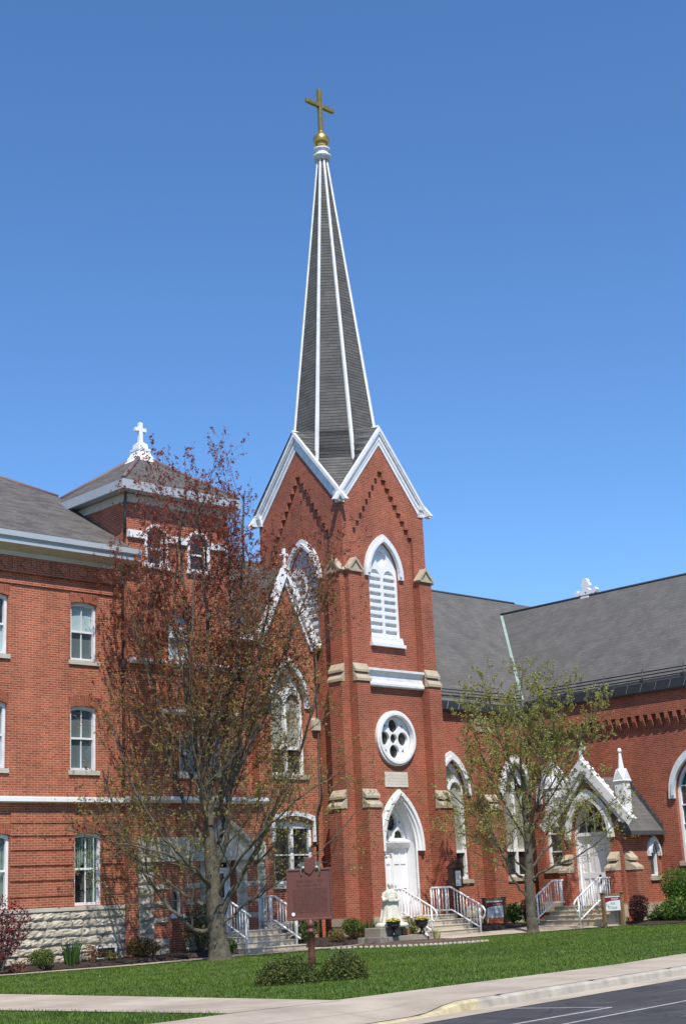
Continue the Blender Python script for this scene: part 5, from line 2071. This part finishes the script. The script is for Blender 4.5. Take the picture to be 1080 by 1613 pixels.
shrub('globe_bush', 'small globe bush on a short stem at the foot of the brick tower', 'bush', gz(32.05, 33.55, .1), .44, .42, .62, 3200, .05, ['leaf_yewtip', 'leaf_green', 'leaf_dark'], [.45, .35, .2], 10, zc=.42)
shrub('bronze_plant', 'bronze tinted low plant left of the globe bush', 'plant', gz(31.3, 33.5, .08), .3, .28, .5, 420, .07, ['leaf_ochre', 'leaf_rust', 'leaf_green'], [.4, .2, .4], 11)
shrub('urn_shrub', 'small olive bush between the two black urns', 'bush', gz(34.1, 33.0, .0), .26, .3, .75, 700, .06, ['leaf_olive', 'leaf_green'], [.6, .4], 12)
shrub('purple_barberry', 'dark purple bush between the left wooden sign and the right trunk', 'bush', gz(41.1, 33.9, .05), .5, .5, .95, 3840, .05, ['leaf_barberry'], [1.], 13)
shrub('purple_barberry', 'dark purple bush behind the right wooden sign, against the porch', 'bush', gz(41.72, 29.75, .02), .42, .36, 1.05, 4160, .05, ['leaf_barberry'], [1.], 14)
shrub('round_evergreen', 'large round bright green bush at the right edge', 'bush', gz(43.55, 29.15, .38), .80, .72, 1.35, 6500, .07, ['leaf_bright', 'leaf_green'], [.6, .4], 15, lumps=16)
shrub('spreading_juniper', 'low spreading yellow green juniper below the large round bush', 'bush', gz(42.75, 28.75, .0), 1.0, .75, .85, 5200, .085, ['leaf_bright', 'leaf_yewtip', 'leaf_green'], [.35, .35, .3], 16, lumps=16)
shrub('green_perennial', 'leafy green clump beside the left wooden sign', 'plant', gz(40.35, 34.1, .05), .38, .4, .75, 800, .1, ['leaf_green', 'leaf_bright'], [.6, .4], 19)
shrub('hosta', 'small grey green plant by the porch plinth', 'plant', gz(42.3, 29.5, .02), .26, .24, .36, 320, .12, ['leaf_green', 'leaf_dark'], [.6, .4], 20)

def blade_clump(name, label, cat, loc, r, h, n, mats, seed, w=.02):
    t = thing(name, label, cat, loc)
    rs = np.random.RandomState(seed)
    V, F_, mi = [], [], []
    for i in range(n):
        a, rr = rs.uniform(0, 2 * pi), r * .45 * np.sqrt(rs.rand())
        p = np.array([cos(a) * rr, sin(a) * rr, 0])
        lean = np.array([cos(a), sin(a), 0]) * rs.uniform(.05, .6) * r * 1.2
        hh = h * rs.uniform(.6, 1.1)
        s = np.array([-sin(a + .7), cos(a + .7), 0]) * w
        b = len(V)
        V += [p - s, p + s, p + lean * .35 + s * .9 + [0, 0, hh * .6], p + lean * .35 - s * .9 + [0, 0, hh * .6], p + lean + [0, 0, hh], p + lean + [0, 0, hh * .995] + s * .1]
        F_ += [(b, b + 1, b + 2, b + 3), (b + 3, b + 2, b + 5, b + 4)]
        k = rs.randint(len(mats))
        mi += [k, k]
    np_mesh('leaf_blades', np.array(V), np.array(F_), mats, mi, t)
    return t
blade_clump('iris_clump', 'upright iris leaves between the clipped bush and the basement window', 'plant', gz(23.0, 35.3, .1), .42, .72, 70, ['leaf_green', 'leaf_dark'], 1)
blade_clump('iris_clump', 'upright iris leaves beside the globe bush at the tower foot', 'plant', gz(32.75, 33.6, .1), .42, .6, 60, ['leaf_green', 'leaf_dark'], 2)
blade_clump('iris_clump', 'tall pale shoots before the dark purple bush by the right trunk', 'plant', gz(40.75, 33.45, .05), .2, .5, 30, ['leaf_lime', 'leaf_ochre'], 3)
blade_clump('grass_tuft', 'thin grassy tuft beside the right-hand black urn', 'plant', gz(34.2, 32.05, .02), .25, .3, 24, ['leaf_lime', 'leaf_bright'], 4, w=.012)

def grass():
    rs = np.random.RandomState(42)
    n = 190000
    X = rs.uniform(8, 46, n)
    Yv = 17.4 + (34.6 - 17.4) * rs.rand(n) ** 1.25
    e = np.array([lawnY(x) for x in X])
    keep = Yv > e + .02
    # keep blades off the cross path and the narrow path
    xl = np.interp(Yv, [17.5, 20, 24, 30, 40], [14.1, 13.72, 13.1, 12.2, 10.7])
    xr = np.interp(Yv, [17.5, 20, 24, 30, 40], [16.48, 16.35, 16.1, 15.72, 15.1])
    keep &= ~((X > xl) & (X < xr))
    nx, ny = [p[0] for p in near], [p[1] for p in near]
    keep &= Yv < np.interp(X, nx, ny)
    from_bed = np.interp(X, [30.1, 31.2, 32.3, 33.4, 34.5, 34.8], [32.5, 31.45, 30.88, 30.38, 30.06, 34])
    keep &= ~((X > 30.1) & (X < 34.8) & (Yv > from_bed))
    X, Yv = X[keep], Yv[keep]
    n = len(X)
    Z = np.array([G(a, b) for a, b in zip(X, Yv)])
    edge = np.minimum(np.abs(Yv - np.array([lawnY(x) for x in X])), 9)
    h = rs.uniform(.025, .055, n) * np.where(edge < .12, 1.5, 1.0)
    # longer, ragged grass along the edge of the left patch
    h *= np.where((X < 14.3) & (Yv < 22.5), 1.35, 1.0)
    a = rs.uniform(0, 2 * pi, n)
    w = .007 + .006 * rs.rand(n)
    drift = np.sin(Yv * 2.9 + .35 * np.sin(X * .6) + X * .12) * .5 + np.sin(X * .33 + 1.3 * np.sin(Yv * .5)) * .35 + np.sin(X * 1.1 + Yv * 1.7) * .2
    r_ = rs.rand(n) + .30 * drift
    pick = np.where(r_ < .24, 1, np.where(r_ > 1.04, 2, 0))
    V = np.empty((n, 3, 3))
    V[:, 0] = np.stack([X - np.cos(a) * w, Yv - np.sin(a) * w, Z - .005], 1)
    V[:, 1] = np.stack([X + np.cos(a) * w, Yv + np.sin(a) * w, Z - .005], 1)
    V[:, 2] = np.stack([X + rs.normal(size=n) * .022, Yv + rs.normal(size=n) * .022, Z + h], 1)
    o = np_mesh('grass', V.reshape(-1, 3), np.arange(n * 3).reshape(n, 3), ['blade', 'blade_dark', 'blade_dry'], pick, tri=True)
    tag(o, 'short mown green grass blades covering the lawn', 'grass', kind='stuff')
grass()

# ------------------------------------------------------------------ lettering
def letters(text, size, mat, parent, loc, rot, depth=.004, align='CENTER', name='lettering'):
    cu = bpy.data.curves.new(name, 'FONT')
    cu.body = text
    cu.size = size
    cu.extrude = depth
    cu.align_x = align
    tmp = bpy.data.objects.new(name, cu)
    COL.objects.link(tmp)
    dg = bpy.context.evaluated_depsgraph_get()
    me = bpy.data.meshes.new_from_object(tmp.evaluated_get(dg))
    bpy.data.objects.remove(tmp)
    me.materials.clear()
    me.materials.append(M[mat])
    o = bpy.data.objects.new(name, me)
    COL.objects.link(o)
    o.parent = parent
    o.location = loc
    o.rotation_euler = rot
    return o

# ------------------------------------------------------------------ brown historical marker
def marker():
    bx, by = 24.2, 26.8
    base = gz(bx, by)
    t = thing('historical_marker', 'brown cast metal marker board on a post with a state shaped emblem on top', 'sign', base, RAD(-44.3))
    z = base[2]
    H = lambda v: v - z                                    # heights relative to the ground at the post
    m = MB()
    m.lathe([(.09, -.1), (.085, .3), (.07, H(-.86)), (.095, H(-.85)), (.1, H(-.8)), (.075, H(-.78)), (.075, H(-.72)), (.1, H(-.7)), (.1, H(-.64)), (.07, H(-.58)), (.05, H(-.54))], (0, 0, 0), 14)
    m.build('post', 'sign_brown', t)
    m = MB()
    zb, zt = H(-.54), H(.63)
    m.box(-.52, .53, -.025, .025, zb, zt)
    for a, b, c, d in ((-.545, .555, zb - .02, zb + .03), (-.545, .555, zt - .03, zt + .02)):
        m.box(a, b, -.045, .045, c, d)
    m.box(-.545, -.5, -.045, .045, zb + .031, zt - .031)
    m.box(.51, .555, -.045, .045, zb + .031, zt - .031)
    bd = m.build('board', 'sign_brown', t, bevel=.008)
    # worn raised lettering: too small to read, kept as raised word shapes
    m = MB()
    rr = random.Random(9)
    for i in range(2):
        u = -.3
        while u < .32:
            w = rr.uniform(.02, .04)
            m.box(u, u + w, -.031, -.0255, zt - .30 - i * .1, zt - .245 - i * .1)
            u += w + (.016 if rr.random() > .2 else .05)
    for i in range(13):
        u = -.4
        while u < .42:
            w = rr.uniform(.012, .03)
            m.box(u, min(u + w, .43), -.029, -.0255, zt - .475 - i * .045, zt - .452 - i * .045)
            u += w + (.008 if rr.random() > .22 else .028)
    m.build('raised_text', 'sign_dark', bd)
    # emblem: state outline between two leaf sprays
    m = MB()
    e0, c = zt - .16, .04
    out = [(-.14, .46), (-.05, .44), (.0, .425), (.06, .45), (.12, .47), (.13, .30), (.12, .2), (.06, .1), (.03, .06), (-.02, .02), (-.06, .06), (-.13, .1), (-.14, .25)]
    m.prism([(c + x, e0 + y) for x, y in out], [], lambda u, v, d: (u, -d, v), .06, -.03)
    m.build('state_emblem', 'sign_brown', t, bevel=.01)
    for s_ in (-1, 1):
        m = MB()
        for k in range(5):
            a = RAD(35 + 38 * k) if s_ > 0 else pi - RAD(35 + 38 * k)
            p = Vector((c + s_ * .19, -.045, e0 + .23))
            d = Vector((cos(a), 0, sin(a)))
            n_ = Vector((-d.z, 0, d.x))
            L = .13
            m.face([p, p + d * L * .5 + n_ * .035 + Vector((0, -.012, 0)), p + d * L, p + d * L * .5 - n_ * .035 + Vector((0, -.012, 0))])
        a0 = Vector((c + s_ * .2, -.03, e0 + .2))
        m.tube([a0, a0 + Vector((s_ * .04, 0, -.1)), a0 + Vector((s_ * .02, 0, -.2))], .018, 6)
        m.build('leaf_spray', 'leaf_metal', t)
    for s_ in (-1, 1):
        m = MB()
        m.lathe([(.005, -.03), (.03, -.015), (.034, .01), (.02, .03), (.004, .036)], (c + s_ * .165, -.06, e0 + .2), 10)
        m.build('nut', 'cream', t)
    m = MB()
    m.prism(circ(-.40, zb + .13, .042, 20), [], lambda u, v, d: (u, -d, v), .032, .0255)
    m.build('round_sticker', 'white', t)
marker()

# ------------------------------------------------------------------ small wooden signs
def wood_sign(label, bx, by, rz, w, zt, zb, line1, line2, zboard):
    base = gz(bx, by)
    t = thing('wooden_sign', label, 'sign', base, rz, group='wooden framed signs by the path')
    m0 = base[2]
    H = lambda v: v - m0
    for s_ in (-1, 1):
        m = MB()
        m.box(s_ * w / 2 - .055, s_ * w / 2 + .055, -.055, .055, -.1, H(zt))
        m.box(s_ * w / 2 - .085, s_ * w / 2 + .085, -.085, .085, H(zt), H(zt) + .03)
        m.build('post', 'wood', t, bevel=.008)
    m = MB()
    m.box(-w / 2 + .056, w / 2 - .056, -.03, .03, H(zt) - .075, H(zt) - .005)
    m.build('cross_rail', 'wood', t)
    zt_, zb_ = H(zboard), H(zb)
    hw = w / 2 - .1
    m = MB()
    m.box(-hw, hw, -.015, .02, zb_, zt_)
    bd = m.build('sign_board', 'sign_white', t)
    m = MB()
    hh = (zt_ - zb_)
    m.prism([(-hw, zt_ - hh * .1), (hw, zt_ - hh * .1), (hw, zt_ - hh * .31), (hw * .3, zt_ - hh * .31), (-hw * .45, zt_ - hh * .35), (-hw, zt_ - hh * .45)], [], lambda u, v, d: (u, -d, v), .019, .0155)
    m.build('maroon_band', 'sign_red', bd)
    m = MB()
    rr = random.Random(5)
    u = -hw * .2
    while u < hw * .75:
        m.tube([(u, -.021, zt_ - hh * .26), (u + .02, -.021, zt_ - hh * rr.uniform(.16, .2)), (u + .035, -.021, zt_ - hh * .25)], .006, 4)
        u += .05
    m.build('script_lettering', 'sign_white', bd)
    sz = hw * .34
    letters(line1, sz, 'sign_text', bd, (.0, -.017, zt_ - hh * .59), (pi / 2, 0, 0))
    letters(line2, sz, 'sign_text', bd, (.02, -.017, zt_ - hh * .87), (pi / 2, 0, 0))
wood_sign('wooden framed sign reading Adoration Chapel, left of the right trunk', 39.52, 34.2, 0, 1.06, -.36, -1.02, 'Adoration', 'Chapel', -.44)
wood_sign('wooden framed sign reading Relic Chapel, before the porch steps', 40.78, 30.1, 0, 1.02, -.37, -.93, 'Relic', 'Chapel', -.45)

def notice_box():
    # dark wooden notice box by the chapel wall, standing on a short post
    base = gz(37.28, 33.9)
    t = thing('notice_box', 'dark brown roofed notice box with white paper beside the tower steps', 'notice board', base, 0)
    z = base[2]
    H = lambda v: v - z
    m = MB()
    m.box(-.1, .1, -.05, .05, -.1, H(.04))
    m.build('post', 'wood_dark', t)
    m = MB()
    m.box(-.24, .24, -.12, .12, H(.04), H(.69))
    b = m.build('cabinet', 'wood_dark', t, bevel=.01)
    m = MB()
    m.box(-.13, .13, -.128, -.121, H(.1), H(.6))
    m.build('paper', 'paper', b)
    m = MB()
    m.prism([(-.31, H(.69)), (.31, H(.69)), (0, H(.95))], [], lambda u, v, d: (u, d, v), -.19, .15)
    m.build('roof', 'wood_dark', t)
notice_box()

# ------------------------------------------------------------------ statue group
def statue():
    bx, by = 32.66, 32.45
    z0 = -1.0
    # retaining blocks
    t = thing('stone_plinth', 'low grey concrete block plinth under the statue and urns', 'plinth', (33, 32.6, G(33, 32.3)))
    b = (33, 32.6, G(33, 32.3))
    r = random.Random(1)
    x = 31.8
    for w in (.62, .46, .55, .6):
        m = MB()
        m.box(x, x + w - .008, 32.1, 33.1, -1.7, -1.30 + r.uniform(-.006, .006))
        m.build('block', 'block', t, b, bevel=.012)
        x += w
    m = MB()
    m.box(32.05, 33.3, 32.35, 33.05, -1.31, -1.04)
    m.build('slab', 'block', t, b, bevel=.015)
    m = MB()
    m.box(32.95, 33.25, 32.28, 32.345, -1.3, -1.1)
    m.build('brown_panel', 'brown_box', t, b)
    # figure: one continuous skin grown by voxel remeshing
    bm = MB()
    rs = np.random.RandomState(5)
    prof = [(0, .36, .30), (.06, .345, .285), (.2, .30, .25), (.4, .25, .205), (.6, .205, .17), (.74, .185, .15), (.84, .19, .145), (.92, .20, .13), (.985, .165, .11), (1.02, .10, .085), (1.045, .06, .06)]
    n = 40
    rings = []
    for zz, ra, rb in prof:
        ring = []
        fold = max(0, 1 - zz / .75)
        for k in range(n):
            a = 2 * pi * k / n
            f = 1 + fold * .07 * sin(9 * a + zz * 3) + fold * .03 * sin(17 * a)
            ring.append(bm.bm.verts.new((ra * f * cos(a), rb * f * sin(a), zz)))
        rings.append(ring)
    for i in range(len(rings) - 1):
        for k in range(n):
            bm.bm.faces.new([rings[i][k], rings[i][(k + 1) % n], rings[i + 1][(k + 1) % n], rings[i + 1][k]])
    bm.bm.faces.new(rings[0][::-1])
    bm.bm.faces.new(rings[-1])
    # neck, head, nose, hair, beard
    bm.lathe([(.045, 1.0), (.05, 1.06), (.048, 1.1)], (0, -.01, 0), 12)
    bm.lathe([(.02, 1.055), (.06, 1.085), (.078, 1.13), (.08, 1.17), (.066, 1.215), (.03, 1.24), (.005, 1.245)], (0, -.02, 0), 16, sx=.92)
    bm.lathe([(.03, 1.06), (.07, 1.1), (.088, 1.17), (.07, 1.225), (.02, 1.25)], (0, .012, 0), 14)
    bm.tube([(0, -.095, 1.165), (0, -.122, 1.135), (0, -.095, 1.122)], .014, 6)
    bm.tube([(-.05, -.085, 1.178), (0, -.1, 1.172), (.05, -.085, 1.178)], .012, 6)
    bm.tube([(-.03, -.09, 1.1), (0, -.1, 1.095), (.03, -.09, 1.1)], .011, 6)
    bm.lathe([(.012, 1.03), (.03, 1.06), (.04, 1.1)], (0, -.065, 0), 8)
    # cape hanging behind both arms
    bm.hexa([(-.38, .02, .06), (.36, .02, .04), (.36, .12, .04), (-.38, .12, .06)], [(-.2, .02, .96), (.2, .02, .96), (.18, .1, .98), (-.18, .1, .98)])
    # arms: upper arm, forearm across the chest, open sleeve
    bm.tube([(-.19, -.01, .93), (-.25, -.05, .78), (-.23, -.12, .68), (-.12, -.2, .72), (-.04, -.21, .78)], .062, 10, r2=.038)
    bm.tube([(.19, -.01, .93), (.25, -.05, .79), (.22, -.13, .68), (.1, -.2, .66), (.0, -.22, .67)], .062, 10, r2=.038)
    # hands with fingers round the book
    for sx, hx, hz in ((-1, -.02, .80), (1, .03, .66)):
        bm.lathe([(.01, -.035), (.032, -.02), (.034, .015), (.012, .04)], (hx, -.225, hz), 8)
        for k in range(4):
            bm.tube([(hx + .012 * sx * -1, -.235, hz - .02 + k * .016), (hx - sx * .05, -.25, hz - .02 + k * .015), (hx - sx * .075, -.235, hz - .022 + k * .014)], .0085, 5)
        bm.tube([(hx, -.235, hz + .03), (hx - sx * .03, -.255, hz + .05)], .009, 5)
    # open book / cross held at the chest, girdle cord
    bm.box(-.1, .1, -.265, -.232, .655, .8)
    bm.tube([(.05, -.17, .62), (.07, -.2, .45), (.06, -.235, .22)], .016, 6)
    o = bm.build('body', 'statue')
    md = o.modifiers.new('remesh', 'REMESH')
    md.mode = 'VOXEL'
    md.voxel_size = .011
    md.use_smooth_shade = True
    dg = bpy.context.evaluated_depsgraph_get()
    me = bpy.data.meshes.new_from_object(o.evaluated_get(dg))
    bpy.data.objects.remove(o)
    rt_ = thing('statue', 'pale stone statue of a robed saint holding a book before the tower steps', 'statue', (bx, by, -.9), RAD(-38))
    ob = bpy.data.objects.new('figure', me)
    COL.objects.link(ob)
    ob.parent = rt_
    ob.scale = (.97, .97, .96)
    m = MB()
    m.lathe([(.52, -.14), (.52, -.06), (.47, -.015), (.40, .0)], (0, 0, 0), 20, sy=.72)
    m.build('base', 'statue', rt_)
statue()

def urns():
    def make(loc, label):
        t = thing('urn_planter', label, 'planter', loc, group='black urns with yellow flowers')
        m = MB()
        m.box(-.13, .13, -.13, .13, 0, .035)
        m.lathe([(.12, .035), (.1, .07), (.055, .11), (.045, .16), (.07, .19), (.14, .22), (.185, .28), (.2, .33), (.185, .35), (.2, .37), (.225, .41), (.225, .44), (.19, .44), (.17, .40)], (0, 0, 0), 24)
        m.build('urn', 'black', t)
        rs = np.random.RandomState(int(loc[0] * 10))
        n = 190
        a, r = rs.uniform(0, 2 * pi, n), .19 * np.sqrt(rs.rand(n))
        C = np.stack([r * np.cos(a), r * np.sin(a), .42 + .1 * rs.rand(n) * (1.2 - r / .2)], 1)
        v, f = leaf_quads(C, .075, rs, .8)
        np_mesh('flowers', v, f, ['petal', 'leaf_green'], rs.choice(2, size=n, p=[.72, .28]), t)
        return t
    u = make((32.42, 32.15, -1.3), 'black urn with yellow pansies at the statue foot, left of the pair')
    dup(u, (33.72, 32.2, -1.3), .9, 'black urn with yellow pansies next to the step rail, right of the pair', 'black urns with yellow flowers')
urns()

def spot():
    base = gz(33.5, 31.75, .02)
    t = thing('garden_spotlight', 'small black and chrome spotlight on a stake before the block plinth', 'lamp', base, RAD(-44))
    m = MB()
    m.tube([(0, 0, -.05), (0, 0, .1)], .012, 6)
    m.box(-.03, .03, -.03, .03, .02, .12)
    m.build('stake', 'black', t)
    m = MB()
    m.tube([(.0, 0, .12), (-.03, .03, .17), (-.07, .06, .2)], .032, 10, r2=.048)
    m.build('lamp_head', 'white', t)
spot()

def edging():
    """scalloped edging stones round the soil bed, each a stone of its own"""
    pts = [(30.15, 32.45), (31.2, 31.42), (32.25, 30.86), (33.4, 30.36), (34.45, 30.04)]
    # resample
    P = []
    for a, b in zip(pts[:-1], pts[1:]):
        L = hypot(b[0] - a[0], b[1] - a[1])
        k = int(L / .15)
        P += [(a[0] + (b[0] - a[0]) * i / k, a[1] + (b[1] - a[1]) * i / k, math.atan2(b[1] - a[1], b[0] - a[0])) for i in range(k)]
    first = None
    for i, (x, y, a) in enumerate(P):
        loc = gz(x, y, -.01)
        if first is None:
            m = MB()
            m.prism([(-.065, -.06), (.065, -.06), (.065, .035), (.045, .06), (.0, .072), (-.045, .06), (-.065, .035)], [], lambda u, v, d: (u, -d, v), .025, -.025)
            first = m.build('edging_stone', 'stone_grey', None, bevel=.006)
            first.location = loc
            first.rotation_euler = (0, 0, a)
            tag(first, 'one of the small scalloped stones edging the soil bed before the statue', 'edging stone', 'scalloped stones edging the soil bed')
        else:
            c = first.copy()
            COL.objects.link(c)
            c.location = loc
            c.rotation_euler = (0, 0, a + .05 * sin(i * 2.3))
edging()

S.cycles.max_bounces = 6
S.cycles.diffuse_bounces = 3
S.cycles.glossy_bounces = 3
S.cycles.transparent_max_bounces = 8
S.cycles.use_adaptive_sampling = True
S.cycles.use_denoising = True
